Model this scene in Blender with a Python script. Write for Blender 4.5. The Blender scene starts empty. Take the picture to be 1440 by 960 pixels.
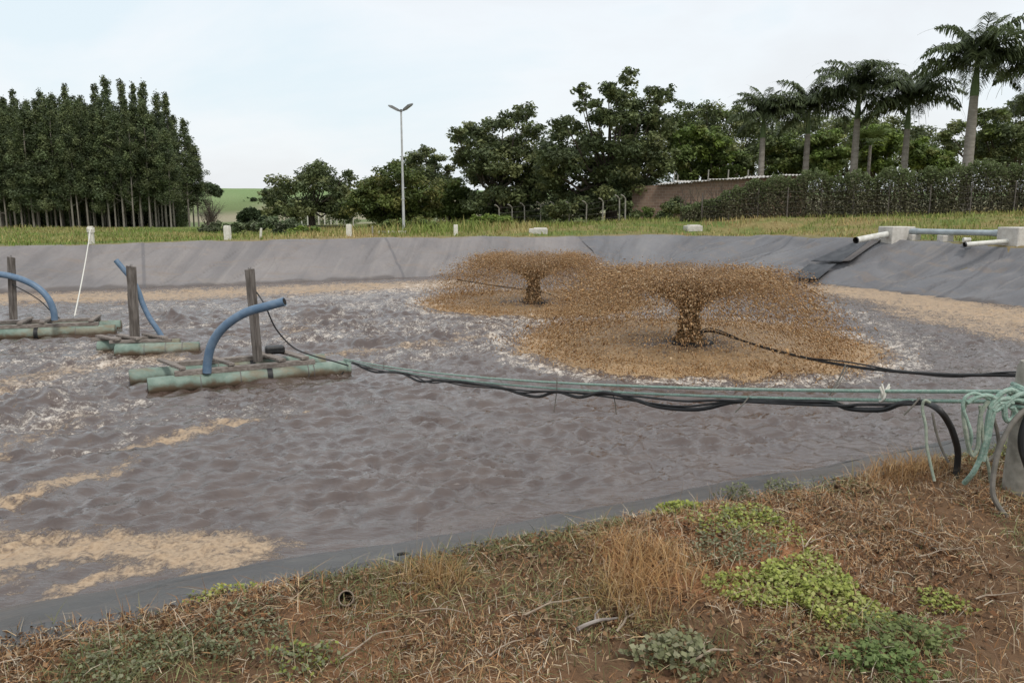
import bpy, bmesh, math, random
import numpy as np
from mathutils import Vector, Matrix

# ------------------------------------------------------------------ camera, sky, sun, exposure
sc = bpy.context.scene
F, EYE, HZ = 1100.0, 1.6, 290.0
PITCH = math.atan((480 - HZ) / F)
cam_d = bpy.data.cameras.new("camera")
cam = bpy.data.objects.new("camera", cam_d)
sc.collection.objects.link(cam)
cam.location = (0, 0, EYE)
cam.rotation_euler = (math.pi / 2 - PITCH, 0, 0)
cam_d.sensor_width = 36
cam_d.lens = F / 1440 * 36
cam_d.clip_start = 0.05
cam_d.clip_end = 6000
sc.camera = cam

SUN_EL, SUN_AZ = math.radians(56), math.radians(150)      # azimuth clockwise from +Y: behind the camera, to the right
world = bpy.data.worlds.new("World")
sc.world = world
world.use_nodes = True
wn, wl = world.node_tree.nodes, world.node_tree.links
wn.clear()
w_out = wn.new("ShaderNodeOutputWorld"); w_bg = wn.new("ShaderNodeBackground")
w_bg.inputs["Strength"].default_value = 0.1
w_sky = wn.new("ShaderNodeTexSky"); w_sky.sky_type = 'NISHITA'; w_sky.sun_disc = False
w_sky.sun_elevation = SUN_EL; w_sky.sun_rotation = SUN_AZ
w_sky.air_density = 1.3; w_sky.dust_density = 3.0
w_tc = wn.new("ShaderNodeTexCoord")
w_map = wn.new("ShaderNodeMapping"); w_map.inputs["Scale"].default_value = (1.3, 1.3, 3.2)
w_map.inputs["Location"].default_value = (9.2, 6.1, 0.2)
w_noise = wn.new("ShaderNodeTexNoise"); w_noise.inputs["Scale"].default_value = 1.5
w_noise.inputs["Detail"].default_value = 6; w_noise.inputs["Roughness"].default_value = 0.55
w_noise.inputs["Distortion"].default_value = 0.4
w_ramp = wn.new("ShaderNodeValToRGB")
cr = w_ramp.color_ramp
cr.elements[0].position = 0.36; cr.elements[0].color = (6.8, 7.65, 8.15, 1)
cr.elements[1].position = 0.64; cr.elements[1].color = (7.3, 7.5, 7.75, 1)
e = cr.elements.new(0.50); e.color = (7.7, 8.05, 8.35, 1)
w_mix = wn.new("ShaderNodeMix"); w_mix.data_type = 'RGBA'; w_mix.inputs["Factor"].default_value = 0.86
wl.new(w_tc.outputs["Generated"], w_map.inputs["Vector"]); wl.new(w_map.outputs["Vector"], w_noise.inputs["Vector"])
wl.new(w_noise.outputs["Fac"], w_ramp.inputs["Fac"])
wl.new(w_sky.outputs["Color"], w_mix.inputs["A"]); wl.new(w_ramp.outputs["Color"], w_mix.inputs["B"])
wl.new(w_mix.outputs["Result"], w_bg.inputs["Color"]); wl.new(w_bg.outputs["Background"], w_out.inputs["Surface"])

sun_d = bpy.data.lights.new("sun", 'SUN')
sun_d.energy = 1.5; sun_d.angle = math.radians(12); sun_d.color = (1.0, 0.96, 0.9)
sun = bpy.data.objects.new("sun", sun_d); sc.collection.objects.link(sun)
sdir = Vector((math.sin(SUN_AZ) * math.cos(SUN_EL), math.cos(SUN_AZ) * math.cos(SUN_EL), math.sin(SUN_EL)))
sun.rotation_euler = sdir.to_track_quat('Z', 'Y').to_euler()
sun.location = (0, 0, 60)

sc.view_settings.view_transform = 'Standard'; sc.view_settings.look = 'None'
sc.view_settings.exposure = 0.34; sc.view_settings.gamma = 1.0; sc.view_settings.use_curve_mapping = False
sc.render.engine = 'CYCLES'
sc.cycles.use_denoising = True
sc.cycles.max_bounces = 6; sc.cycles.diffuse_bounces = 3; sc.cycles.glossy_bounces = 3
sc.cycles.transmission_bounces = 4; sc.cycles.transparent_max_bounces = 10

# ------------------------------------------------------------------ helpers
rng = np.random.default_rng(7)
random.seed(7)
C = sc.collection


def ray(u, v):
    a, b = (u - 720) / F, (480 - v) / F
    return np.array([a, math.cos(PITCH) + b * math.sin(PITCH), -math.sin(PITCH) + b * math.cos(PITCH)])


def at(u, v, z):                       # point of a sight line at height z
    d = ray(u, v)
    return np.array([0, 0, EYE]) + d * (z - EYE) / d[2]


def atd(u, v, y):                      # point of a sight line at distance y
    d = ray(u, v)
    return np.array([0, 0, EYE]) + d * y / d[1]


def hash2(ix, iy, seed):
    n = (ix.astype(np.int64) * 374761393 + iy.astype(np.int64) * 668265263 + seed * 1274126177) & 0x7fffffff
    n = ((n ^ (n >> 13)) * 1274126177) & 0x7fffffff
    return ((n ^ (n >> 16)) & 0xffff) / 65535.0


def vnoise(x, y, seed=0):
    x = np.asarray(x, float); y = np.asarray(y, float)
    ix, iy = np.floor(x), np.floor(y)
    fx, fy = x - ix, y - iy
    fx = fx * fx * (3 - 2 * fx); fy = fy * fy * (3 - 2 * fy)
    a = hash2(ix, iy, seed); b = hash2(ix + 1, iy, seed); c = hash2(ix, iy + 1, seed); d = hash2(ix + 1, iy + 1, seed)
    return (a * (1 - fx) + b * fx) * (1 - fy) + (c * (1 - fx) + d * fx) * fy


def fbm(x, y, seed=0, octv=4):
    s, a, t = 0, 0.5, 0
    for k in range(octv):
        s = s + a * vnoise(x * 2 ** k, y * 2 ** k, seed + k * 17); t += a; a *= 0.5
    return s / t


def sstep(a, b, x):
    t = np.clip((x - a) / (b - a), 0, 1)
    return t * t * (3 - 2 * t)


def unit(v):
    return v / np.maximum(np.linalg.norm(v, axis=-1, keepdims=True), 1e-9)


def tag(o, label=None, cat=None, group=None, kind=None):
    if label: o["label"] = label
    if cat: o["category"] = cat
    if group: o["group"] = group
    if kind: o["kind"] = kind
    return o


def empty(name, loc=(0, 0, 0), rz=0.0):
    o = bpy.data.objects.new(name, None)
    o.empty_display_size = 0.2
    o.location = loc; o.rotation_euler = (0, 0, rz)
    C.objects.link(o)
    return o


def link(name, me, mat=None, parent=None, smooth=False):
    if mat: me.materials.append(mat)
    if smooth: me.polygons.foreach_set("use_smooth", np.ones(len(me.polygons), bool))
    o = bpy.data.objects.new(name, me)
    C.objects.link(o)
    if parent is not None: o.parent = parent
    return o


def npmesh(name, V, Q, col=None, attrs=None):
    """V (n,3), Q (m,k) all faces of k corners."""
    me = bpy.data.meshes.new(name)
    V = np.ascontiguousarray(V, np.float32); Q = np.ascontiguousarray(Q, np.int32)
    n, (m, k) = len(V), Q.shape
    me.vertices.add(n); me.vertices.foreach_set("co", V.ravel())
    me.loops.add(m * k); me.loops.foreach_set("vertex_index", Q.ravel())
    me.polygons.add(m); me.polygons.foreach_set("loop_start", np.arange(0, m * k, k, dtype=np.int32))
    me.update(calc_edges=True)
    if col is not None:
        a = me.attributes.new("col", 'FLOAT_COLOR', 'POINT')
        cc = np.ones((n, 4), np.float32); cc[:, :3] = col
        a.data.foreach_set("color", cc.ravel())
    for kx, vv in (attrs or {}).items():
        a = me.attributes.new(kx, 'FLOAT', 'POINT')
        a.data.foreach_set("value", np.ascontiguousarray(vv, np.float32))
    return me


class MB:
    """collects boxes, bars and tubes into one mesh"""
    def __init__(s): s.v, s.f = [], []

    def add(s, V, Fs):
        n = len(s.v)
        s.v += [tuple(map(float, p)) for p in V]; s.f += [tuple(i + n for i in f) for f in Fs]
        return s

    def box(s, c, size, rot=None, bev=0.0):
        hx, hy, hz = (x / 2 for x in size)
        b = min(bev, hx * .9, hy * .9, hz * .9)
        bm = bmesh.new(); bmesh.ops.create_cube(bm, size=1.0)
        for v in bm.verts: v.co = Vector((v.co.x * 2 * hx, v.co.y * 2 * hy, v.co.z * 2 * hz))
        if b > 0: bmesh.ops.bevel(bm, geom=list(bm.edges), offset=b, segments=1, affect='EDGES')
        M = rot.to_4x4() if rot is not None else Matrix.Identity(4)
        bm.verts.index_update()
        V = [tuple(M @ v.co + Vector(c)) for v in bm.verts]
        s.add(V, [[v.index for v in f.verts] for f in bm.faces]); bm.free()
        return s

    def bar(s, p, q, w, h, bev=0.004, up=(0, 0, 1), jit=0.0):
        p, q = Vector(p), Vector(q); d = q - p; L = d.length; x = d.normalized()
        y = Vector(up).cross(x)
        if y.length < 1e-4: y = Vector((0, 1, 0))
        y.normalize(); z = x.cross(y)
        R = Matrix((x, y, z)).transposed()
        return s.box((p + q) / 2, (L, w, h), R, bev)

    def tube(s, pts, r, n=10, cap=True, sub=0, ell=None):
        P = np.array([np.array(p, float) for p in pts])
        R = np.full(len(P), r, float) if np.isscalar(r) else np.array(r, float)
        if sub: P, R = smooth(P, R, sub)
        T = unit(np.gradient(P, axis=0))
        ref = np.array([0, 0, 1.0]) if abs(T[0][2]) < .9 else np.array([1.0, 0, 0])
        N = unit(np.cross(T[0], ref)); V = []
        for i in range(len(P)):
            N = unit(N - T[i] * np.dot(N, T[i])); B = np.cross(T[i], N)
            for k in range(n):
                a = 2 * math.pi * k / n
                V.append(P[i] + R[i] * (math.cos(a) * N + math.sin(a) * B))
        Fs = [[i * n + k, i * n + (k + 1) % n, (i + 1) * n + (k + 1) % n, (i + 1) * n + k] for i in range(len(P) - 1) for k in range(n)]
        if cap: Fs += [list(range(n))[::-1], [(len(P) - 1) * n + k for k in range(n)]]
        return s.add(V, Fs)

    def lathe(s, prof, n=16, c=(0, 0, 0), jit=0.0):
        V, Fs = [], []
        for (r, z) in prof:
            for k in range(n):
                a = 2 * math.pi * k / n; rr = r * (1 + jit * random.uniform(-1, 1))
                V.append((c[0] + rr * math.cos(a), c[1] + rr * math.sin(a), c[2] + z))
        for i in range(len(prof) - 1):
            for k in range(n): Fs.append([i * n + k, i * n + (k + 1) % n, (i + 1) * n + (k + 1) % n, (i + 1) * n + k])
        Fs += [list(range(n))[::-1], [(len(prof) - 1) * n + k for k in range(n)]]
        return s.add(V, Fs)

    def build(s, name, mat, parent=None, origin=None, smooth=False):
        me = bpy.data.meshes.new(name)
        o_ = np.array(origin if origin is not None else (0, 0, 0), float)
        me.from_pydata([tuple(np.array(v) - o_) for v in s.v], [], s.f); me.update()
        if smooth:
            me.polygons.foreach_set("use_smooth", np.ones(len(me.polygons), bool))
            me.set_sharp_from_angle(angle=math.radians(40))
        o = link(name, me, mat, parent)
        if parent is None: o.location = o_
        return o


def smooth(P, R, k):
    """Catmull-Rom through the points, k pieces a span"""
    P = np.asarray(P, float); n = len(P); out, ro = [], []
    E = np.vstack([2 * P[0] - P[1], P, 2 * P[-1] - P[-2]])
    for i in range(n - 1):
        a, b, c, d = E[i], E[i + 1], E[i + 2], E[i + 3]
        for j in range(k):
            t = j / k
            out.append(.5 * (2 * b + (c - a) * t + (2 * a - 5 * b + 4 * c - d) * t * t + (3 * b - a - 3 * c + d) * t ** 3))
            ro.append(R[i] + (R[i + 1] - R[i]) * t)
    out.append(P[-1]); ro.append(R[-1])
    return np.array(out), np.array(ro)


# ------------------------------------------------------------------ materials
class NT:
    def __init__(s, name):
        s.m = bpy.data.materials.new(name); s.m.use_nodes = True
        s.t = s.m.node_tree; s.n = s.t.nodes; s.l = s.t.links; s.n.clear()
        s.out = s.n.new("ShaderNodeOutputMaterial")
        s.b = s.n.new("ShaderNodeBsdfPrincipled"); s.l.new(s.b.outputs[0], s.out.inputs["Surface"])
        s.tc = s.n.new("ShaderNodeTexCoord")

    def sock(s, x, inp):
        if isinstance(x, (int, float)): inp.default_value = x
        elif isinstance(x, tuple): inp.default_value = (*x, 1) if len(x) == 3 and inp.type == 'RGBA' else x
        else: s.l.new(x, inp)

    def noise(s, scale, detail=4, rough=.55, stretch=None, dist=0.0, vec=None):
        nd = s.n.new("ShaderNodeTexNoise"); nd.inputs["Scale"].default_value = scale
        nd.inputs["Detail"].default_value = detail; nd.inputs["Roughness"].default_value = rough
        nd.inputs["Distortion"].default_value = dist
        v = vec or s.tc.outputs["Object"]
        if stretch:
            mp = s.n.new("ShaderNodeMapping"); mp.inputs["Scale"].default_value = stretch; s.l.new(v, mp.inputs["Vector"]); v = mp.outputs["Vector"]
        s.l.new(v, nd.inputs["Vector"])
        return nd.outputs["Fac"]

    def ramp(s, x, stops):
        r = s.n.new("ShaderNodeValToRGB"); s.l.new(x, r.inputs["Fac"]); el = r.color_ramp.elements
        while len(el) < len(stops): el.new(.5)
        for q, (p, c) in zip(el, stops): q.position = p; q.color = (*c, 1) if len(c) == 3 else c
        return r.outputs["Color"]

    def step(s, x, a, b, lo=0.0, hi=1.0):
        r = s.n.new("ShaderNodeMapRange"); s.l.new(x, r.inputs["Value"]); r.interpolation_type = 'SMOOTHSTEP'
        for k, v in zip(("From Min", "From Max", "To Min", "To Max"), (a, b, lo, hi)): r.inputs[k].default_value = v
        return r.outputs["Result"]

    def mix(s, f, a, b, mode='MIX'):
        m = s.n.new("ShaderNodeMix"); m.data_type = 'RGBA'; m.blend_type = mode
        s.sock(f, m.inputs["Factor"]); s.sock(a, m.inputs["A"]); s.sock(b, m.inputs["B"])
        return m.outputs["Result"]

    def math(s, op, a, b=0.0):
        m = s.n.new("ShaderNodeMath"); m.operation = op; s.sock(a, m.inputs[0]); s.sock(b, m.inputs[1])
        return m.outputs[0]

    def attr(s, name, fac=False):
        a = s.n.new("ShaderNodeAttribute"); a.attribute_name = name
        return a.outputs["Fac" if fac else "Color"]

    def bump(s, h, strength=.3, dist=.02, nrm=None):
        b = s.n.new("ShaderNodeBump"); b.inputs["Strength"].default_value = strength; b.inputs["Distance"].default_value = dist
        s.l.new(h, b.inputs["Height"])
        if nrm: s.l.new(nrm, b.inputs["Normal"])
        return b.outputs["Normal"]

    def done(s, color, rough=.7, normal=None, spec=.3, trans=0.0, metal=0.0):
        s.sock(color, s.b.inputs["Base Color"]); s.sock(rough, s.b.inputs["Roughness"])
        s.b.inputs["Specular IOR Level"].default_value = spec; s.b.inputs["Metallic"].default_value = metal
        if normal: s.l.new(normal, s.b.inputs["Normal"])
        if trans:
            t = s.n.new("ShaderNodeBsdfTranslucent"); s.sock(color, t.inputs["Color"])
            m = s.n.new("ShaderNodeMixShader"); m.inputs[0].default_value = trans
            s.l.new(s.b.outputs[0], m.inputs[1]); s.l.new(t.outputs[0], m.inputs[2]); s.l.new(m.outputs[0], s.out.inputs["Surface"])
        return s.m


def simple(name, c1, c2, scale=6, rough=.7, bump=.25, bdist=.01, stretch=None, spec=.3, metal=0.0, detail=5):
    t = NT(name); n = t.noise(scale, detail, .6, stretch)
    n2 = t.noise(scale * .23, 3, .5)
    c = t.mix(t.step(n, .35, .68), c1, c2)
    c = t.mix(t.step(n2, .3, .75, 0, .35), c, tuple(x * .6 for x in c1))
    return t.done(c, rough, t.bump(n, bump, bdist), spec, metal=metal)


def leafmat(name, trans=.25, rough=.55, spec=.25):
    t = NT(name)
    return t.done(t.attr("col"), rough, None, spec, trans)


M = {}
M['leaf'] = leafmat('leaf', .33)
M['drygrass'] = leafmat('dry_grass', .15, .8, .1)
M['bark'] = simple('bark', (.07, .056, .044), (.13, .108, .086), 9, .9, .6, .03, (1, 1, .25))
M['eucbark'] = simple('eucalyptus_bark', (.25, .225, .19), (.14, .12, .10), 3, .85, .3, .02, (1, 1, .2))
M['palmbark'] = simple('palm_bark', (.32, .29, .25), (.22, .19, .16), 3, .9, .4, .02, (1, 1, 3))
M['palmgreen'] = simple('crownshaft', (.12, .17, .06), (.08, .12, .04), 3, .5, .2, .02)
M['concrete'] = simple('concrete', (.60, .57, .52), (.47, .44, .39), 7, .9, .3, .006)
M['whitepost'] = simple('whitewashed_concrete', (.74, .72, .65), (.60, .57, .48), 8, .85, .3, .006)
M['oldconc'] = simple('weathered_concrete', (.34, .32, .275), (.21, .195, .165), 14, .95, .6, .008)
M['wood'] = simple('weathered_wood', (.17, .14, .12), (.30, .265, .235), 26, .9, .6, .006, (.25, 1, 1))
M['woodpost'] = simple('weathered_post_wood', (.095, .08, .068), (.205, .18, .16), 22, .9, .7, .008, (1, 1, .12))
M['blackplastic'] = simple('black_plastic', (.012, .012, .013), (.035, .034, .033), 9, .5, .15, .004, spec=.4)
M['bluehose'] = simple('blue_hose', (.10, .165, .25), (.155, .22, .30), 8, .45, .15, .004, spec=.4)
M['greenrope'] = simple('green_rope', (.20, .315, .255), (.37, .46, .395), 60, .8, .8, .006)
M['oldrope'] = simple('faded_rope', (.22, .27, .21), (.36, .38, .31), 50, .85, .8, .006)
M['whiterope'] = simple('white_rope', (.75, .73, .66), (.62, .58, .50), 40, .8, .5, .005)
M['greyhose'] = simple('grey_hose', (.13, .12, .10), (.21, .19, .165), 14, .7, .3, .004)
M['galv'] = simple('galvanised_steel', (.50, .51, .51), (.40, .41, .41), 5, .5, .1, .004, spec=.5)
M['lampgrey'] = simple('lamp_housing', (.16, .165, .165), (.22, .22, .22), 6, .5, .1, .004, spec=.4)
M['lampglass'] = simple('lamp_glass', (.45, .47, .48), (.36, .38, .39), 6, .15, .05, .002, spec=.5)
M['pvcwhite'] = simple('white_pvc', (.66, .65, .60), (.50, .48, .42), 5, .45, .1, .003, spec=.4)
M['pvcblue'] = simple('pale_blue_pipe', (.40, .45, .47), (.31, .35, .365), 5, .5, .1, .003, spec=.4)
M['pvcold'] = simple('old_pipe', (.26, .205, .16), (.16, .12, .09), 18, .8, .4, .004)
M['hole_shade'] = simple('pipe_inner_shade', (.02, .018, .016), (.03, .027, .024), 5, .9, .1, .003)  # near-black: shade inside pipe and hose openings painted as colour
M['wire'] = simple('fence_wire', (.12, .11, .10), (.18, .17, .16), 6, .6, .1, .003)
M['sheet'] = simple('fibre_cement_sheet', (.60, .58, .55), (.46, .44, .41), 4, .9, .3, .01)
M['twig'] = simple('dry_twig', (.34, .27, .20), (.20, .155, .115), 30, .9, .5, .004)

t = NT('green_pontoon')              # sun-bleached green tube, browned towards the scum line by dried splashes
n = t.noise(5, 5); n2 = t.noise(22, 4, .6, (1, 1, 1)); n3 = t.noise(3.2, 4, .6, (.3, 1, 1))
c = t.mix(t.step(n, .35, .65), (.135, .190, .155), (.205, .265, .220))
c = t.mix(t.step(n2, .58, .72, 0, .5), c, (.30, .31, .24))
c = t.mix(t.step(n3, .50, .66, 0, .8), c, (.19, .15, .095))
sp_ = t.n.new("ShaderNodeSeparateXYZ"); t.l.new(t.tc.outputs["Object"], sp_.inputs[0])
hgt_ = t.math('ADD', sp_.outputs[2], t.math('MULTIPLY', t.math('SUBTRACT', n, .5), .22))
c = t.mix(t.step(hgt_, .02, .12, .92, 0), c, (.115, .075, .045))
c = t.mix(t.step(t.noise(2.1, 5, .65), .5, .72, 0, .4), c, (.33, .35, .29))
M['pontoon'] = t.done(c, .6, t.bump(n2, .3, .006), .3)

t = NT('brick')
bk = t.n.new("ShaderNodeTexBrick"); bk.inputs["Scale"].default_value = 1.0
mp = t.n.new("ShaderNodeMapping"); mp.inputs["Rotation"].default_value = (math.pi / 2, 0, 0)
t.l.new(t.tc.outputs["Object"], mp.inputs["Vector"]); t.l.new(mp.outputs["Vector"], bk.inputs["Vector"])
bk.inputs["Brick Width"].default_value = .4; bk.inputs["Row Height"].default_value = .2; bk.inputs["Mortar Size"].default_value = .014
bk.inputs["Color1"].default_value = (.275, .185, .135, 1); bk.inputs["Color2"].default_value = (.20, .135, .10, 1)
bk.inputs["Mortar"].default_value = (.30, .245, .20, 1)
n = t.noise(.7, 5)
c = t.mix(t.step(n, .45, .7, 0, .6), bk.outputs["Color"], (.28, .215, .155))
M['brick'] = t.done(c, .95, t.bump(bk.outputs["Fac"], -.5, .02), .1)

# pond liner: dusty dark membrane
def liner_mat(name, dusty, tone=None):
    t = NT(name)
    n1 = t.noise(.35, 5, .6); n2 = t.noise(1.3, 6, .65, (1, 1, 2.2), .6); n3 = t.noise(9, 4, .6)
    cb = t.n.new("ShaderNodeCombineXYZ"); t.l.new(t.attr("s", True), cb.inputs[0]); t.l.new(t.attr("d", True), cb.inputs[1])
    sk = t.n.new("ShaderNodeVectorMath"); sk.operation = 'ADD'; t.l.new(cb.outputs[0], sk.inputs[0])
    sh = t.n.new("ShaderNodeCombineXYZ"); t.l.new(t.math('MULTIPLY', t.attr("d", True), .55), sh.inputs[0]); t.l.new(sh.outputs[0], sk.inputs[1])
    n4 = t.noise(1.0, 5, .6, (.9, .10, 1), .2, sk.outputs[0]); n5 = t.noise(1.0, 4, .6, (2.6, .16, 1), .3, sk.outputs[0]); n6 = t.noise(1.0, 4, .6, (.35, 3.0, 1), .3, cb.outputs[0])
    if dusty:
        c = t.ramp(n1, tone or [(.3, (.160, .148, .146)), (.55, (.212, .192, .184)), (.75, (.252, .226, .210))])
        c = t.mix(t.step(n4, .47, .64, 0, .5), c, (.125, .118, .118))
        c = t.mix(t.step(n5, .55, .70, 0, .38), c, (.27, .245, .225))
        c = t.mix(t.step(n6, .54, .68, 0, .45), c, (.215, .170, .135))
        c = t.mix(t.step(t.attr("d", True), .10, .34, .75, 0), c, (.085, .070, .062))
        c = t.mix(t.step(t.attr("seam", True), .2, .8, 0, .5), c, (.085, .083, .09))
        c = t.mix(t.step(n2, .56, .74, 0, .55), c, (.26, .225, .195))
        c = t.mix(t.step(n3, .4, .8, 0, .2), c, (.10, .095, .10))
        rough = t.step(n2, .3, .8, .5, .75)
    else:
        c = t.ramp(n1, [(.3, (.070, .071, .073)), (.7, (.115, .113, .110))])
        c = t.mix(t.step(n2, .52, .72, 0, .5), c, (.16, .145, .13))
        rough = t.step(n2, .3, .8, .28, .5)
    return t.done(c, rough, t.bump(n3, .12, .01, t.bump(n2, .16, .06, t.bump(n5, .5, .08))), .35)


M['liner'] = liner_mat('pond_liner', True)
M['liner_grey'] = liner_mat('pond_liner_grey', True, [(.3, (.120, .122, .132)), (.55, (.168, .165, .170)), (.75, (.215, .206, .202))])
M['liner_wet'] = liner_mat('pond_liner_wet', False)
M['liner_black'] = simple('black_liner', (.03, .031, .035), (.075, .075, .08), 3, .45, .2, .01, spec=.4)

# ground: colour from the zones of the place, broken up by noise
t = NT('ground')
a = t.attr("col"); n1 = t.noise(3.5, 6, .65); n2 = t.noise(38, 5, .7); n3 = t.noise(160, 3, .6)
c = t.mix(t.step(n1, .35, .7, 0, .6), a, t.mix(1.0, a, (.55, .50, .45), 'MULTIPLY'))
c = t.mix(t.step(n2, .48, .72, 0, .55), c, t.mix(1.0, c, (1.45, 1.4, 1.3), 'MULTIPLY'))
c = t.mix(t.step(n3, .55, .75, 0, .45), c, t.mix(1.0, c, (.45, .42, .4), 'MULTIPLY'))
M['ground'] = t.done(c, .95, t.bump(n3, .5, .006, t.bump(n2, .6, .02)), .1)

# water: muddy, with tan and white foam
t = NT('muddy_water')
ft, fw, fb = t.attr("tan", True), t.attr("white", True), t.attr("churn", True)
nf = t.noise(5.5, 7, .72, None, .6); ng = t.noise(26, 5, .7); nh = t.noise(1.6, 5, .6, None, 1.0)
nn = t.math('ADD', t.math('MULTIPLY', nf, .62), t.math('MULTIPLY', ng, .38))
def foam(a, lo, k=3.4):
    return t.math('MULTIPLY', t.step(t.math('ADD', a, t.math('MULTIPLY', t.math('SUBTRACT', nn, .5), k)), lo, lo + .5), t.step(a, .06, .3))
mt, mw, mb = t.math('MULTIPLY', foam(ft, .40, 2.6), .86), t.math('MULTIPLY', foam(fw, .54), .8), foam(fb, .36)
base = t.mix(t.step(nh, .35, .7), (.066, .043, .034), (.094, .066, .053))
c = t.mix(mb, base, t.mix(t.step(ng, .35, .65), (.30, .185, .085), (.44, .295, .155)))
c = t.mix(mt, c, t.mix(t.step(ng, .3, .7), (.33, .215, .12), (.47, .34, .21)))
c = t.mix(mw, c, t.mix(t.step(ng, .3, .7), (.52, .44, .36), (.70, .64, .57)))
allf = t.math('MAXIMUM', t.math('MAXIMUM', mt, mw), t.math('MULTIPLY', mb, .8))
rough = t.math('ADD', t.math('MULTIPLY', allf, .6), .05)
b1 = t.noise(4.0, 4, .6, (.55, 1.8, 1), .7); b2 = t.noise(15, 4, .6, (.6, 1.7, 1), .5)
rid = t.math('SUBTRACT', 1.0, t.math('MULTIPLY', t.math('ABSOLUTE', t.math('SUBTRACT', b1, .5)), 3.2))
nrm = t.bump(b2, .6, .010, t.bump(b1, .35, .045))
nrm = t.bump(allf, .6, .02, nrm)
t.b.inputs["IOR"].default_value = 1.52
M['water'] = t.done(c, rough, nrm, .8)

t = NT('muddy_spray')
M['spray'] = t.done(t.attr("col"), .2, None, .6, .42)

# ------------------------------------------------------------------ pond frame and terrain
PA = math.radians(24); PC = np.array([-.07, 3.54])
UX, VX = np.array([math.cos(PA), math.sin(PA)]), np.array([-math.sin(PA), math.cos(PA)])
RC, RH, RR = np.array([4.05, 16.1]), np.array([18.05, 12.9]), 2.5
BANK, WZ = 3.2, -1.4


def to_uv(x, y):
    dx, dy = x - PC[0], y - PC[1]
    return dx * UX[0] + dy * UX[1], dx * VX[0] + dy * VX[1]


def from_uv(u, v):
    return PC[0] + u * UX[0] + v * VX[0], PC[1] + u * UX[1] + v * VX[1]


def pond_sd(x, y):
    u, v = to_uv(x, y)
    qx = np.abs(u - RC[0]) - (RH[0] - RR); qy = np.abs(v - RC[1]) - (RH[1] - RR)
    return np.hypot(np.maximum(qx, 0), np.maximum(qy, 0)) + np.minimum(np.maximum(qx, qy), 0) - RR


ctrl = [(0, 0, 0), (-3, 2, 0), (3, 3.5, 0), (6, 5, .04), (-6, 0, 0), (10, 8, .05), (0, -20, 0), (-25, -10, 0), (25, -5, .1), (-20, 5, 0), (26, 14, .25), (0, 2, 0)]
for (u, v, d) in [(24, 348, 30.3), (300, 340.5, 33), (568, 335.5, 36.5), (800, 334, 40), (1020, 334, 43), (1180, 336, 34), (1300, 341, 29.5), (1440, 347, 27), (1700, 355, 24),
                  (0, 338, 45), (150, 337, 46), (280, 334, 50), (360, 333, 55), (500, 328, 60), (640, 323, 60), (800, 318, 60), (950, 310, 52), (1100, 306.5, 47), (1250, 305, 45), (1440, 301, 42), (1600, 298, 40),
                  (0, 325, 120), (300, 329, 110), (400, 325, 120), (700, 305, 120), (1000, 296, 110), (1400, 288, 110), (1700, 285, 110),
                  (330, 315, 200), (100, 315, 200), (600, 312, 200), (900, 295, 200), (1300, 290, 200),
                  (330, 267, 350), (60, 266, 350), (-300, 266, 350), (520, 268, 350), (800, 270, 350), (1100, 272, 350), (1440, 274, 350), (1800, 274, 350)]:
    ctrl.append(tuple(atd(u, v, d)))
for k in range(12):
    a_ = k * math.pi / 6
    ctrl.append((1500 * math.cos(a_), 1500 * math.sin(a_), 12)); ctrl.append((150 * math.cos(a_), -abs(150 * math.sin(a_)) - 20, 0))
ctrl = np.array(ctrl)


def base_z(x, y):
    x = np.asarray(x, float); y = np.asarray(y, float)
    num, den = 0, 0
    for (cx, cy, cz) in ctrl:
        w = 1 / (((x - cx) ** 2 + (y - cy) ** 2) / (1 + .02 * math.hypot(cx, cy)) ** 2 + 1.2) ** 1.6
        num = num + w * cz; den = den + w
    return num / den


def bank_z(x, y, sd):
    b = base_z(x, y)
    return WZ + (b - WZ) * np.minimum(sd, BANK) / BANK


def ground_z(x, y):
    x = np.asarray(x, float); y = np.asarray(y, float)
    sd = pond_sd(x, y); r = np.hypot(x, y)
    near = 1 - sstep(9, 16, r)
    lump = near * ((fbm(x * 1.1, y * 1.1, 3) - .5) * .12 + (fbm(x * 5, y * 5, 9) - .5) * .045 + (fbm(x * 17, y * 17, 5, 3) - .5) * .02)
    far = (1 - near) * (fbm(x * .35, y * .35, 21) - .5) * np.minimum(.18, r * .004)
    out = base_z(x, y) + (lump + .03) * sstep(BANK - .05, BANK + .25, sd) + far * sstep(BANK + .2, BANK + 2, sd)
    drop = np.where(r > 14, .42, .07)
    inn = np.maximum(bank_z(x, y, sd), -3.4) - drop
    wide = np.where(r > 14, .25, .07)
    k = sstep(0, 1, (sd - BANK + wide) / (wide + .02))
    return inn * (1 - k) + out * k


# ------------------------------------------------------------------ ground sheet
ang = np.concatenate([np.radians(np.linspace(-50, 50, 300)), np.radians(np.linspace(50, 310, 90))[1:-1]])
rad = np.concatenate([[.01], np.arange(.4, 6.5, .046), np.geomspace(6.6, 22, 50), np.arange(22.4, 62, .42), np.geomspace(63, 1600, 70)])
A_, R_ = np.meshgrid(ang, rad)
GX, GY = R_ * np.sin(A_), R_ * np.cos(A_)
GZ = ground_z(GX, GY)
na, nr = len(ang), len(rad)
ii, jj = np.meshgrid(np.arange(nr - 1), np.arange(na), indexing='ij')
Q = np.stack([ii * na + jj, (ii + 1) * na + jj, (ii + 1) * na + (jj + 1) % na, ii * na + (jj + 1) % na], -1).reshape(-1, 4)[:, ::-1]
sdg = pond_sd(GX, GY)
nz = fbm(GX * .9, GY * .9, 31); nz2 = fbm(GX * .12, GY * .12, 41); nz3 = fbm(GX * .03, GY * .03, 51)
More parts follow.
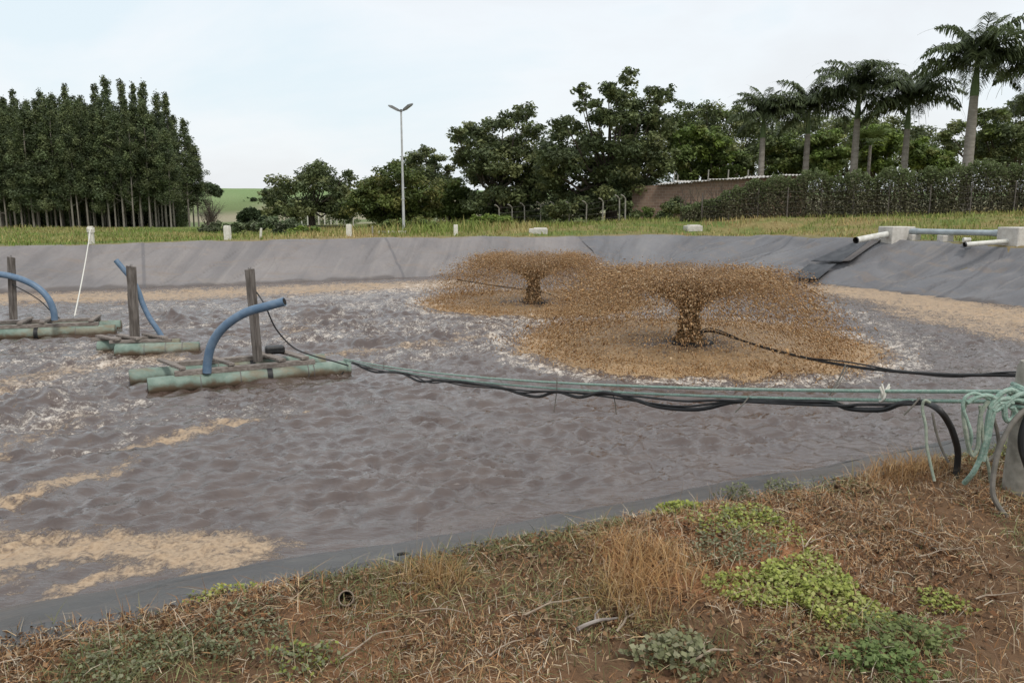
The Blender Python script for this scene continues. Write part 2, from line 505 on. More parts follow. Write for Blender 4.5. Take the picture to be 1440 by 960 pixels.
soil = np.array([.33, .165, .085]); litter = np.array([.155, .095, .056]); tan_g = np.array([.26, .21, .095]); green = np.array([.13, .175, .05])
k = sstep(.54, .72, nz)[..., None]
near_c = litter * (1 - k) + soil * k
k = np.clip(sstep(.42, .62, nz2 * .6 + nz * .4) + .5 * sstep(-6, -14, GX) * (GY > 15), 0, 1)[..., None]
mid_c = tan_g * (1 - k) + green * k
k = (1 - sstep(BANK + .5, BANK + 2.2, sdg))[..., None]
mid_c = mid_c * (1 - k * .7) + np.array([.26, .20, .12]) * k * .7
k = sstep(8, 14, R_)[..., None]
colg = near_c * (1 - k) + mid_c * k
field = np.array([.20, .285, .125]); dry = np.array([.31, .285, .20])  # paler and greyer: distance haze painted into the hill's colours
k = sstep(.46, .56, nz3)[..., None]
far_c = np.array([.15, .19, .085]) * (1 - k) + dry * k
k = sstep(255, 290, R_)[..., None]
far_c = far_c * (1 - k) + field * k
k = sstep(80, 110, R_)[..., None]
colg = colg * (1 - k) + far_c * k
me = npmesh("ground", np.stack([GX, GY, GZ], -1).reshape(-1, 3), Q, colg.reshape(-1, 3))
tag(link("ground", me, M['ground'], smooth=True), kind="structure")

# ------------------------------------------------------------------ pond liner, laid in overlapping panels
ch = RH - RR
segs = [('line', np.array([-ch[0], -ch[1]]), np.array([ch[0], -ch[1]]), (0, -1)), ('arc', np.array([ch[0], -ch[1]]), -90),
        ('line', np.array([ch[0], -ch[1]]), np.array([ch[0], ch[1]]), (1, 0)), ('arc', np.array([ch[0], ch[1]]), 0),
        ('line', np.array([ch[0], ch[1]]), np.array([-ch[0], ch[1]]), (0, 1)), ('arc', np.array([-ch[0], ch[1]]), 90),
        ('line', np.array([-ch[0], ch[1]]), np.array([-ch[0], -ch[1]]), (-1, 0)), ('arc', np.array([-ch[0], -ch[1]]), 180)]
lens = []
for s_ in segs:
    lens.append(np.linalg.norm(s_[2] - s_[1]) if s_[0] == 'line' else (RR + BANK * .6) * math.pi / 2)
cum = np.concatenate([[0], np.cumsum(lens)]); PER = cum[-1]


def rim(s):
    s = s % PER
    i = min(int(np.searchsorted(cum, s, side='right') - 1), 7); f = (s - cum[i]) / lens[i]; g = segs[i]
    if g[0] == 'line': return g[1] + (g[2] - g[1]) * f, np.array(g[3], float)
    a = math.radians(g[2] + 90 * f)
    return g[1].copy(), np.array([math.cos(a), math.sin(a)])


liner = tag(empty("pond_liner", (0, 0, 0)), kind="structure")
pw = PER / 26
OFF = 1.35
for p_ in range(26):
    s0, s1 = p_ * pw + OFF, (p_ + 1) * pw + .16 + OFF
    ns, nd = 90, 40
    S = np.linspace(s0, s1, ns); D = np.concatenate([np.linspace(-3.5, -.6, 5), np.linspace(-.4, BANK, nd - 9), [BANK + .12, BANK + .25, BANK + .42, BANK + .6]])
    cc, nn_ = zip(*[rim(s) for s in S]); cc, nn_ = np.array(cc), np.array(nn_)
    uv = cc[:, None, :] + nn_[:, None, :] * (RR + D)[None, :, None] + RC
    X, Y = from_uv(uv[..., 0], uv[..., 1])
    SS, DD = np.meshgrid(S, D, indexing='ij')
    Z = np.where(DD < BANK, WZ + (base_z(X, Y) - WZ) * np.minimum(DD, BANK) / BANK, base_z(X, Y) + .025)
    nearside = np.hypot(X, Y) < 12
    Z = np.where((DD > BANK) & nearside, Z - .03 - .12 * (DD - BANK), Z)
    fold = (fbm(SS * .55 + DD * .35, DD * .25 - SS * .05, 61) - .5) * .38 + (fbm(SS * 1.7 + DD * 1.1, DD * .35, 66, 3) - .5) * .15
    cre = np.abs(fbm(SS * .9 + DD * .8, DD * .3, 71, 3) - .5)
    fold = fold - np.clip(.05 - cre, 0, .05) * 1.6
    sag = np.where(nearside, .055 * 2.8 * np.sin(np.clip((DD + .9) / (BANK + .9), 0, 1) * math.pi), -.05 * np.sin(np.clip(DD / BANK, 0, 1) * math.pi))
    right = (segs[2][0] == 'line') * ((s0 > cum[1] - 2) & (s0 < cum[4]))
    fold = fold * (1.7 if right else 1.0)
    w = sstep(-1, .3, DD) * (1 - .75 * sstep(BANK - .4, BANK, DD)) * np.where(nearside, .35, 1)
    Z = Z + (fold + sag) * w
    Z = Z + .006 * (p_ % 2)
    n_ = len(D)
    i_, j_ = np.meshgrid(np.arange(ns - 1), np.arange(n_ - 1), indexing='ij')
    Qp = np.stack([i_ * n_ + j_, (i_ + 1) * n_ + j_, (i_ + 1) * n_ + j_ + 1, i_ * n_ + j_ + 1], -1).reshape(-1, 4)
    if p_ == 0: pass
    mid = np.hypot(X.mean(), Y.mean())
    link("liner_panel", npmesh("liner_panel", np.stack([X, Y, Z], -1).reshape(-1, 3), Qp, None, {'s': SS.ravel(), 'd': DD.ravel(), 'seam': np.exp(-((SS - s0 - .08) / .07) ** 2).ravel()}), M['liner_wet' if s0 < cum[1] else 'liner_grey' if s0 < cum[4] - 2 else 'liner'], liner, True)

# ------------------------------------------------------------------ water
FT = [(at(968, 482, WZ), 1.0), (at(750, 425, WZ), .92)]          # fountain centres
wu = np.concatenate([np.arange(-14.4, -8, .25), np.arange(-8, 22.9, .058)])
wv = [2.45]
while wv[-1] < 29.8: wv.append(wv[-1] + .036 + .0022 * (wv[-1] - 2.45))
wv = np.array(wv)
WU, WV = np.meshgrid(wu, wv, indexing='ij')
WX, WY = from_uv(WU, WV)
hz_ = np.zeros_like(WX)
wr = np.random.default_rng(11)
turb = np.zeros_like(WX)
for (px, py, rr_) in [(60, 575, 2.0), (250, 450, 2.5), (470, 445, 3.0), (560, 470, 3.0)]:
    q = at(px, py, WZ); turb += np.exp(-((WX - q[0]) ** 2 + (WY - q[1]) ** 2) / rr_ ** 2)
warpx = (fbm(WX * .9, WY * .9, 81, 3) - .5) * .7; warpy = (fbm(WX * .9, WY * .9, 91, 3) - .5) * .7
dv = .036 + .0022 * (WV - 2.45)
for k_ in range(60):
    lam = wr.uniform(.115, .22) if k_ < 28 else wr.uniform(.22, .42) if k_ < 50 else wr.uniform(.6, 2.0)
    th = math.radians(-80 + wr.normal(0, 38)); kk = 2 * math.pi / lam
    ph = kk * ((WX + warpx) * math.cos(th) + (WY + warpy) * math.sin(th)) + wr.uniform(0, 6.28)
    amp = (.066 if k_ < 28 else .070 if k_ < 50 else .030) / kk
    s_ = np.sin(ph) + .22 * np.cos(2 * ph)
    hz_ += amp * s_ * sstep(2.2, 3.6, lam / dv)
env = .55 + .9 * fbm(WX * .35, WY * .35, 101)
calm = sstep(.0, 1.4, -pond_sd(WX, WY))
hz_ = hz_ * env * 1.34 * (.35 + .65 * calm) * (1 + .6 * np.minimum(turb, 1.2))
hz_ += np.minimum(turb, 1.2) * (fbm(WX * 2.6, WY * 2.6, 111) - .5) * .10
BOIL = []
for (px, py, rr_, am) in [(82, 566, .42, .17), (15, 580, .42, .15), (40, 560, .3, .08), (236, 453, .60, .22), (258, 456, .4, .12), (470, 443, .7, .15), (440, 446, .5, .10), (120, 620, .3, .04)]:
    q = at(px, py, WZ); d2 = ((WX - q[0]) ** 2 + (WY - q[1]) ** 2) / rr_ ** 2
    hz_ += am * np.exp(-d2) * (.3 + 1.4 * fbm(WX * 3.5, WY * 3.5, 121, 3))
    BOIL.append((q, rr_))
    hz_ += .02 * np.sin(np.sqrt(d2) * 6) * np.exp(-d2 * .12)
tanm = np.zeros_like(WX); whi = np.zeros_like(WX); chu = np.zeros_like(WX)
wx2 = WX + (fbm(WX * .9, WY * .9, 131, 6) - .5) * 1.3; wy2 = WY + (fbm(WX * .9, WY * .9, 141, 6) - .5) * 1.3


def streak(pts, r, amt, target, soft=.8):
    P = [at(a, b, WZ)[:2] for a, b in pts]; best = np.full_like(WX, 1e9)
    for p, q in zip(P[:-1], P[1:]):
        d = q - p; tt = np.clip(((wx2 - p[0]) * d[0] + (wy2 - p[1]) * d[1]) / (d @ d), 0, 1)
        best = np.minimum(best, np.hypot(wx2 - p[0] - tt * d[0], wy2 - p[1] - tt * d[1]))
    return np.maximum(target, amt * .92 * (1 - sstep(r * (1 - soft) * .6, r * (1 + soft) * 1.15, best)))


for pts, r, am in [([(-60, 424), (0, 420), (150, 418), (300, 412), (450, 406), (640, 400)], 2.2, .88), ([(1190, 408), (1300, 424), (1440, 448), (1540, 465)], 2.3, .95), ([(1150, 404), (1250, 412)], .9, .85),
                   ([(180, 630), (240, 614), (345, 588)], .22, .85), ([(340, 590), (440, 580)], .12, .55), ([(-60, 720), (0, 706), (60, 694), (112, 674)], .22, .9), ([(110, 674), (150, 652)], .12, .6),
                   ([(-80, 775), (0, 768), (110, 768), (210, 780), (305, 795)], .42, 1.0), ([(60, 858), (110, 845), (170, 822)], .13, .85), ([(180, 790), (200, 812)], .14, .8),
                   ([(-60, 560), (60, 528), (150, 512), (220, 506)], .7, .72), ([(-40, 640), (60, 610), (130, 590)], .4, .6), ([(0, 800), (90, 800), (160, 800)], .3, .66), ([(100, 505), (150, 498)], .4, .7), ([(480, 494), (560, 488), (660, 474)], .45, .72), ([(640, 470), (760, 452)], .5, .5),
                   ([(360, 470), (480, 452)], .5, .5), ([(0, 500), (110, 488)], .5, .5), ([(1280, 440), (1440, 470), (1520, 480)], 1.2, .8)]:
    tanm = streak(pts, r, am, tanm)
for pts, r, am in [([(440, 420), (560, 412), (640, 400)], 2.0, .72), ([(400, 450), (520, 430), (600, 425)], 1.6, .74), ([(380, 480), (480, 470), (600, 450)], 1.2, .72), ([(600, 460), (720, 450)], 1.5, .70),
                   ([(280, 430), (400, 440)], 1.5, .70), ([(0, 600), (90, 590), (160, 575)], .6, .76), ([(40, 545), (200, 525)], .8, .68), ([(120, 440), (240, 430)], 1.2, .66), ([(30, 560), (140, 556)], .4, .72),
                   ([(-40, 520), (90, 500), (240, 520)], 1.0, .72), ([(150, 600), (300, 580), (420, 570)], .5, .58), ([(560, 500), (700, 480), (740, 440)], 1.2, .66), ([(1150, 425), (1230, 455), (1290, 490)], .8, .70), ([(0, 490), (130, 485)], .8, .66), ([(500, 520), (330, 560)], .4, .5)]:
    whi = streak(pts, r, am, whi)
for (c_, s_) in FT:
    d = np.hypot(WX - c_[0], WY - c_[1]) / s_; an = np.arctan2(WY - c_[1], WX - c_[0])
    rag = (fbm(np.cos(an) * 4 + d, np.sin(an) * 4, 151) - .5) * .9
    dd = d + rag
    hz_ += .028 * np.sin(2 * math.pi * (d + .3 * rag) / .62) * sstep(3.4, 4.0, d) * np.exp(-np.maximum(d - 4.0, 0) / 1.6) * calm
    chu = np.maximum(chu, .92 * (1 - sstep(3.5, 4.1, dd)) * (.62 + .38 * sstep(.4, 1.8, dd)))
    chu = np.maximum(chu, .5 * np.exp(-((dd - 3.9) / .5) ** 2))
    whi = np.maximum(whi, .80 * np.exp(-((dd - 4.25) / .55) ** 2))
    hz_ += (1 - sstep(3.2, 4.4, d)) * (fbm(WX * 4, WY * 4, 161, 3) - .5) * .09
for q, rr_ in BOIL:
    d2 = np.hypot(WX - q[0], WY - q[1]) / rr_
    whi = np.maximum(whi, .66 * np.exp(-((d2 - 1.7) / .6) ** 2)) * (1 - .8 * np.exp(-(d2 / .9) ** 2))
    tanm = tanm * (1 - .8 * np.exp(-(d2 / .9) ** 2)); chu = np.maximum(chu, .30 * np.exp(-(d2 / .8) ** 2))
sdw = pond_sd(WX, WY)
nu, nv = WX.shape
i_, j_ = np.meshgrid(np.arange(nu - 1), np.arange(nv - 1), indexing='ij')
Qw = np.stack([i_ * nv + j_, (i_ + 1) * nv + j_, (i_ + 1) * nv + j_ + 1, i_ * nv + j_ + 1], -1)
keep = (sdw[:-1, :-1] < .35)
me = npmesh("water", np.stack([WX, WY, WZ + hz_], -1).reshape(-1, 3), Qw[keep], None,
            {"tan": tanm.ravel(), "white": whi.ravel(), "churn": chu.ravel()})
tag(link("water", me, M['water'], smooth=True), kind="structure")


def water_z(x, y):
    return WZ

# ------------------------------------------------------------------ fountains
def octas(P, S, Vd, col):
    """small stretched drops (four-sided slivers) at P, size S, stretched along Vd"""
    n = len(P); a = unit(Vd); r = unit(rng.normal(size=(n, 3))); b = unit(np.cross(a, r)); c = np.cross(a, b)
    st = rng.uniform(.8, 3.2, n)[:, None]; S = S[:, None]
    jb = rng.uniform(.7, 1.3, (n, 1))
    V = np.stack([P + a * S * st, P - a * S * st * .6 + b * S * jb, P - a * S * .5 - b * S * .5 + c * S * .87, P - a * S * .5 - b * S * .5 - c * S * .87], 1)
    f = np.array([[0, 1, 2], [0, 2, 3], [0, 3, 1], [1, 3, 2]])
    Q = (np.arange(n)[:, None, None] * 4 + f[None]).reshape(-1, 3)
    return V.reshape(-1, 3), Q, np.repeat(col, 4, 0)


def drop_cols(n):
    base = np.array([[.58, .375, .185], [.46, .28, .128], [.68, .475, .265], [.27, .145, .06], [.74, .58, .38]])  # palest tone paints highlights into some of the drops
    c = base[rng.choice(5, n, p=[.36, .27, .21, .08, .08])]
    return c * rng.uniform(.8, 1.2, (n, 1))


def make_spray():
    n = 122000
    g = 9.81; z0 = .85 + rng.normal(0, .06, n)
    vz = 3.98 - np.abs(rng.normal(0, .62, n)) + rng.normal(0, .07, n); vr = np.abs(rng.normal(3.5, .30, n))
    low = rng.random(n) < .06
    vz = np.where(low, rng.uniform(1.8, 3.6, n), vz); vr = np.where(low, rng.uniform(2.0, 3.9, n), vr)
    th = rng.uniform(0, 2 * math.pi, n); vr *= 1 + .10 * np.sin(th * 5 + 1) + .06 * np.sin(th * 11)
    tt = (vz + np.sqrt(vz * vz + 2 * g * z0)) / g
    t_ = tt * rng.random(n) ** 1.08
    r_ = .16 + vr * t_; z_ = z0 + vz * t_ - .5 * g * t_ * t_ + rng.normal(0, .035, n)
    P = np.stack([r_ * np.cos(th), r_ * np.sin(th), np.maximum(z_, .01)], -1)
    V = np.stack([vr * np.cos(th), vr * np.sin(th), vz - g * t_], -1)
    S = rng.gamma(1.6, .0036, n) + .0028
    # stray specks thrown above the crown
    k = rng.random(n) < .012; P[k, 2] += np.abs(rng.normal(0, .10, k.sum()))
    v1, q1, c1 = octas(P, S, V, drop_cols(n))
    m = 13000                             # splash where the sheet lands
    th = rng.uniform(0, 2 * math.pi, m); rr = np.abs(rng.normal(3.3, .45, m)); hh = rng.exponential(.035, m)
    P2 = np.stack([rr * np.cos(th), rr * np.sin(th), hh + .01], -1)
    v2, q2, c2 = octas(P2, rng.gamma(2.0, .0034, m) + .0035, rng.normal(size=(m, 3)) + [0, 0, 1.5], drop_cols(m) * 1.05)
    return npmesh("spray", np.vstack([v1, v2]), np.vstack([q1, q2 + len(v1)]), np.vstack([c1, c2]))


def make_column():
    nz_, na_ = 40, 36
    zz = np.linspace(-.1, 1.02, nz_); th = np.linspace(0, 2 * math.pi, na_, endpoint=False)
    ZZ, TH = np.meshgrid(zz, th, indexing='ij')
    R = .13 + .16 * np.exp(-np.maximum(ZZ, 0) / .14) + .05 * sstep(.75, 1.12, ZZ)
    R = R * (1 + .5 * (fbm(TH * 2.6, ZZ * 6, 171) - .5) + .5 * (vnoise(np.cos(TH) * 6 + 9, np.sin(TH) * 6 + ZZ * 9, 181) - .5))
    V = np.stack([R * np.cos(TH), R * np.sin(TH), ZZ], -1).reshape(-1, 3)
    i, j = np.meshgrid(np.arange(nz_ - 1), np.arange(na_), indexing='ij')
    Q = np.stack([i * na_ + j, i * na_ + (j + 1) % na_, (i + 1) * na_ + (j + 1) % na_, (i + 1) * na_ + j], -1).reshape(-1, 4)
    c = np.array([.27, .135, .05]) * (.6 + .8 * fbm(TH * 3, ZZ * 8, 191))[..., None]
    return npmesh("jet_column", V, Q, c.reshape(-1, 3))


def make_jacket():
    n = 5200; th = rng.uniform(0, 6.283, n); z = rng.random(n) ** 1.4 * 1.0
    r = .135 + .20 * np.exp(-z / .13) + np.abs(rng.normal(0, .045, n))
    P = np.stack([r * np.cos(th), r * np.sin(th), z], -1)
    v, q, c = octas(P, rng.gamma(2.4, .0042, n) + .005, np.tile([0, 0, 1.0], (n, 1)), drop_cols(n) * .85)
    return npmesh("jet_drops", v, q, c)


def make_sheet():
    """the torn curtain of water that the drops leave: thrown up, arching over and falling"""
    nt, na_ = 46, 220
    tt_, th = np.linspace(.02, 1.0, nt), np.linspace(0, 2 * math.pi, na_, endpoint=False)
    TT, TH = np.meshgrid(tt_, th, indexing='ij')
    vr = 3.35 * (1 + .10 * np.sin(TH * 5 + 1) + .06 * np.sin(TH * 11) + .10 * (vnoise(TH * 9, TH * 0, 601) - .5)); vz = 3.72 + .3 * (vnoise(TH * 7, TT * 3, 611) - .5)
    T = TT * .93
    R = .15 + vr * T; Z = .86 + vz * T - .5 * 9.81 * T * T + .10 * (fbm(TH * 8, TT * 9, 621) - .5)
    V = np.stack([R * np.cos(TH), R * np.sin(TH), np.maximum(Z, .01)], -1).reshape(-1, 3)
    i, j = np.meshgrid(np.arange(nt - 1), np.arange(na_), indexing='ij')
    Q = np.stack([i * na_ + j, i * na_ + (j + 1) % na_, (i + 1) * na_ + (j + 1) % na_, (i + 1) * na_ + j], -1).reshape(-1, 4)
    return npmesh("water_sheet", V, Q, None, {"t": TT.ravel(), "a": (TH * 3.2).ravel()})


t = NT('muddy_sheet')
cbx = t.n.new("ShaderNodeCombineXYZ"); t.l.new(t.attr("a", True), cbx.inputs[0]); t.l.new(t.attr("t", True), cbx.inputs[1])
sn1 = t.noise(1.0, 6, .7, (7, 9, 1), .3, cbx.outputs[0]); sn2 = t.noise(14, 5, .75)
dens = t.math('ADD', t.math('MULTIPLY', sn1, .5), t.math('MULTIPLY', sn2, .5))
thr = t.math('ADD', .445, t.math('MULTIPLY', t.attr("t", True), .23))
alpha = t.step(t.math('SUBTRACT', dens, thr), -.03, .05, 0, .72)
t.l.new(alpha, t.b.inputs["Alpha"])
M['sheet_water'] = t.done(t.mix(t.step(sn2, .35, .65), (.37, .22, .098), (.56, .37, .19)), .2, t.bump(sn2, .5, .03), .5)

sheet_me = make_sheet(); sheet_me.materials.append(M['sheet_water']); sheet_me.polygons.foreach_set("use_smooth", np.ones(len(sheet_me.polygons), bool))
spray_me, col_me, jac_me = make_spray(), make_column(), make_jacket()
b_fl = MB().lathe([(.05, -.12), (.5, -.12), (.56, -.06), (.56, .02), (.5, .06), (.14, .07), (.1, .10), (.1, .12)], 20)
for (c_, s_), lab in zip(FT, ("larger brown water fountain nearer the camera, mushroom of muddy spray", "smaller brown water fountain farther back, muddy spray near the far bank")):
    f_ = tag(empty("water_fountain", c_, .7 if s_ < 1 else 0), lab, "fountain", "floating fountain aerators")
    f_.scale = (s_, s_, s_)
    sp = link("spray", spray_me if not spray_me.users else spray_me, None, f_); sp["kind"] = "stuff"
    if not spray_me.materials: spray_me.materials.append(M['spray'])
    link("water_sheet", sheet_me, None, f_)
    co = link("jet_column", col_me, None, f_)
    if not col_me.materials: col_me.materials.append(M['spray']); col_me.polygons.foreach_set("use_smooth", np.ones(len(col_me.polygons), bool))
    jd = link("jet_drops", jac_me, None, f_); jd["kind"] = "stuff"
    if not jac_me.materials: jac_me.materials.append(M['spray'])
    b_fl.build("float_body", M['blackplastic'], f_)

# ------------------------------------------------------------------ pontoon pump rafts
def pontoon(parent, org, p, q, r, bands, cuts=()):
    """a green float tube lying from p to q, straight joints as faint rings, dark band clamps"""
    p, q = np.array(p, float), np.array(q, float); L = np.linalg.norm(q - p); d = (q - p) / L
    pts, rad_ = [], []
    ring = [.0, .012, .02]
    ss = sorted(set(list(np.linspace(.02, L - .02, 26)) + [0, .006, L - .006, L]))
    for s in ss:
        k = r * (.90 if s in (0, L) else .97 if s in (.006, L - .006) else 1 + .012 * math.sin(s * 9) + random.uniform(-.008, .008))
        pts.append(p + d * s - org + np.array([0, 0, .006 * math.sin(s * 3)])); rad_.append(k)
    tb = MB().tube(pts, rad_, 20)
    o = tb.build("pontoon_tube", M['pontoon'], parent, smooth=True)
    for f in bands:
        b = MB().tube([p + d * (L * f - .045) - org, p + d * (L * f + .045) - org], r * 1.05, 20)
        b.build("band_clamp", M['blackplastic'], o, smooth=True)
    for f in cuts:
        b = MB().tube([p + d * (L * f - .008) - org, p + d * (L * f + .008) - org], r * 1.03, 20)
        b.build("strap", M['wire'], o, smooth=True)
    e = MB().tube([p - d * .004 - org, p - d * .001 - org], r * .86, 18)
    e.build("end_cap", M['blackplastic'], o)
    return o


def raft(name, label, p1, p2, off, zc, r, bands, cuts):
    """near tube p1>p2, far tube shifted by off"""
    org = np.array([(p1[0] + p2[0]) / 2 + off[0] / 2, (p1[1] + p2[1]) / 2 + off[1] / 2, WZ])
    root = tag(empty(name, org), label, "pump raft", "pump rafts floating on the pond")
    a, b = np.array([*p1, WZ + zc]), np.array([*p2, WZ + zc])
    o3 = np.array([*off, 0])
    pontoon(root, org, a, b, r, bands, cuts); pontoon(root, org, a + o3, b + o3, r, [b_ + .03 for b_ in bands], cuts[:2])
    return root, org, a, b, o3


def plank(root, org, p, q, w=.11, h=.06, name="plank", mat='wood'):
    m = MB().bar(np.array(p) - org, np.array(q) - org, w, h, .006); return m.build(name, M[mat], root)


def hose(root, org, pts, r, mat='bluehose', name="hose"):
    P = [np.array(p) - org for p in pts]
    o = MB().tube(P, r, 14, True, 7).build(name, M[mat], root, smooth=True)
    d = unit(P[-1] - P[-2])
    MB().tube([P[-1] + d * .001, P[-1] + d * .004], r * .8, 12).build("hose_mouth", M['hole_shade'], o)  # solid disc, coloured as the shade in the open end
    return o


def post(root, org, base, top, w):
    m = MB(); base, top = np.array(base) - org, np.array(top) - org
    ax = unit(top - base); sx = unit(np.cross([0.35, 1, 0], ax)); sy = np.cross(ax, sx); L = np.linalg.norm(top - base)
    V, Fs = [], []
    N = 9
    for i in range(N):
        c = base + ax * L * i / (N - 1)
        for (a, b) in ((-1, -.8), (-.8, -1), (.8, -1), (1, -.8), (1, .8), (.8, 1), (-.8, 1), (-1, .8)):
            j = 1 + random.uniform(-.05, .05); V.append(c + sx * a * w / 2 * j + sy * b * w / 2 * j + (ax * random.uniform(-.03, .03) if i == N - 1 else 0))
    for i in range(N - 1):
        for k in range(8): Fs.append([i * 8 + k, i * 8 + (k + 1) % 8, (i + 1) * 8 + (k + 1) % 8, (i + 1) * 8 + k])
    Fs += [list(range(8))[::-1], [(N - 1) * 8 + k for k in range(8)]]
    m.add(V, Fs); o = m.build("post", M['woodpost'], root)
    for k in range(2):
        MB().tube([top + sx * .02 * (k * 2 - 1) - ax * .04, top + sx * .02 * (k * 2 - 1) + ax * .05], .006, 6).build("nail", M['wire'], o)
    return o


TZ = WZ + .06
# nearest raft
p1, p2 = at(208, 549, WZ)[:2], at(492, 522, WZ)[:2]
root, org, a, b, o3 = raft("pump_raft", "nearest pump raft, tall blue hose arching right over a wooden post", p1, p2, (-.62, .66), .06, .152, [.575], [.24, .43, .77, .80])
du = unit(b - a)
zt = WZ + .06 + .152 + .03
fa, fb = a + du * .42, a + du * 2.75; fa[2] = fb[2] = zt
plank(root, org, fa, fb, .12, .09)
ra, rb = fa + o3 + du * .25, fb + o3 - du * .35
plank(root, org, ra, rb, .12, .09)
for s in (.12, .9, 1.75, 2.15):
    q = fa + du * s; q[2] = zt + .085; e_ = q + o3 * 1.12; e_[2] = zt + .085; st_ = q - o3 * .06
    if s in (.9,): e_ = q + o3 * .9
    plank(root, org, st_, e_, .14 if s > 1.5 else .1, .05, "cross_plank")
q = fa + du * 1.28 + o3 * .62; pb = np.array([q[0], q[1], zt - .12])
pb = atd(363, 508, pb[1]); tp = pb + np.array([-.0, .02, 0]); tp = atd(351, 380, pb[1]); 
post(root, org, pb, tp, .13)
y0 = 12.95
hp = [atd(291, 524, y0), atd(292, 508, y0), atd(297, 486, y0 - .02), atd(309, 466, y0 - .05), atd(327, 450, y0 - .08), atd(349, 438, y0 - .12), atd(374, 431, y0 - .16), atd(400, 424, y0 - .2)]
hose(root, org, hp, .073)
MB().box(np.array(fa + du * 1.95 + o3 * .75 + np.array([0, 0, .16])) - org, (.34, .22, .14), Matrix.Rotation(PA, 3, 'Z'), .03).build("pump_motor", M['blackplastic'], root)
wr_ = [atd(361, 411, pb[1] - .08), atd(373, 430, 13.2), atd(388, 462, 13.3), atd(412, 488, 13.4), atd(440, 500, 13.4), atd(470, 508, 13.5), atd(490, 514, 13.6)]
tag(MB().tube(wr_, .013, 7, True, 6).build("power_cable", M['blackplastic'], None, wr_[0], True), "thin black cable dropping from nearest raft's post to its right end", "cable")
RAFT_END = b + np.array([0, 0, .2])
for k in range(3):
    e0 = b - du * .05 + np.array([0, 0, .12]); e1 = e0 + np.array([random.uniform(-.12, .1), random.uniform(-.25, -.1), -.22 - .05 * k])
    MB().tube([e0 - org, (e0 + e1) / 2 - org + np.array([.03, -.05, .02]), e1 - org], .014, 6, True, 4).build("rope_tail", M['blackplastic'], root, smooth=True)

# middle raft
p1, p2 = at(163, 499, WZ)[:2], at(281, 494, WZ)[:2]
root, org, a, b, o3 = raft("pump_raft", "middle pump raft, thin dark blue hose curving up left behind its post", p1, p2, (-.58, .42), .07, .145, [], [.35, .6, .8])
du = unit(b - a); zt = WZ + .07 + .145 + .03
fa, fb = a + o3 * .35 + du * .02, a + o3 * .2 + du * 1.15; fa[2] = fb[2] = zt
plank(root, org, fa, fb, .1, .06)
plank(root, org, fa + o3 * .75 - du * .1, fb + o3 * .75 + du * .05, .1, .06)
for s in (.1, .5, 1.0):
    q = fa + du * s + np.array([0, 0, .058]); plank(root, org, q - o3 * .2, q + o3 * .95, .13, .05, "cross_plank")
pb = atd(190, 478, (fa + du * .4 + o3 * .4)[1]); tp = atd(184.5, 375, pb[1])
post(root, org, pb, tp, .15)
yb = pb[1] + .14
hose(root, org, [atd(228, 474, yb), atd(222, 464, yb), atd(211, 448, yb), atd(201, 428, yb), atd(194, 408, yb), atd(184, 391, yb), atd(174, 379, yb), atd(163, 366, yb)], .055)

# left raft
p1, p2 = at(-95, 478, WZ)[:2], at(163, 468, WZ)[:2]
root, org, a, b, o3 = raft("pump_raft", "left pump raft cut by the picture edge, blue hose arching left", p1, p2, (-.25, .78), .06, .15, [.56], [.3, .78])
du = unit(b - a); zt = WZ + .06 + .15 + .03
fa, fb = a + du * .5, a + du * 3.45; fa[2] = fb[2] = zt
plank(root, org, fa, fb, .12, .08); plank(root, org, fa + o3, fb + o3 - du * .1, .12, .08)
for s in (.3, 1.3, 1.75, 2.8):
    q = fa + du * s + np.array([0, 0, .08]); plank(root, org, q - o3 * .08, q + o3 * 1.1, .12, .05, "cross_plank")
pb = atd(19, 449, (fa + o3 * .5)[1]); tp = atd(15.5, 362, pb[1]); post(root, org, pb, tp, .13)
y1 = pb[1] - .12
hose(root, org, [atd(77, 450, y1), atd(75, 436, y1), atd(68, 420, y1), atd(55, 406, y1), atd(38, 396, y1), atd(18, 389, y1), atd(-4, 385.5, y1), atd(-34, 385, y1), atd(-62, 390, y1)], .072)
wr_ = [atd(17, 400, y1 + .05), atd(40, 412, y1), atd(58, 424, y1), atd(70, 436, y1 + .05), atd(84, 448, y1 + .1)]
MB().tube([np.array(p) - org for p in wr_], .012, 6, True, 5).build("tie_cord", M['blackplastic'], root)
ROPE_LOW = atd(105, 444, (fb + o3)[1])

# ------------------------------------------------------------------ whitewashed bollards on the bank
def gz1(x, y): return float(ground_z(np.array([x]), np.array([y]))[0])


def bollard(px, d, h, w, label, mat='whitepost', lean=0, group="whitewashed marker posts on the far bank"):
    q = atd(px, 330, d); x, y = q[0], q[1]; z = gz1(x, y) - .05
    o = MB().lathe([(w * .50, 0), (w * .50, h * .9), (w * .46, h + .04), (w * .40, h + .05)], 4, jit=.03)
    ob = o.build("marker_post", M[mat], None)
    ob.location = (x, y, z); ob.rotation_euler = (lean, lean * .6, .78 + random.uniform(-.2, .2))
    tag(ob, label, "post", group); return ob


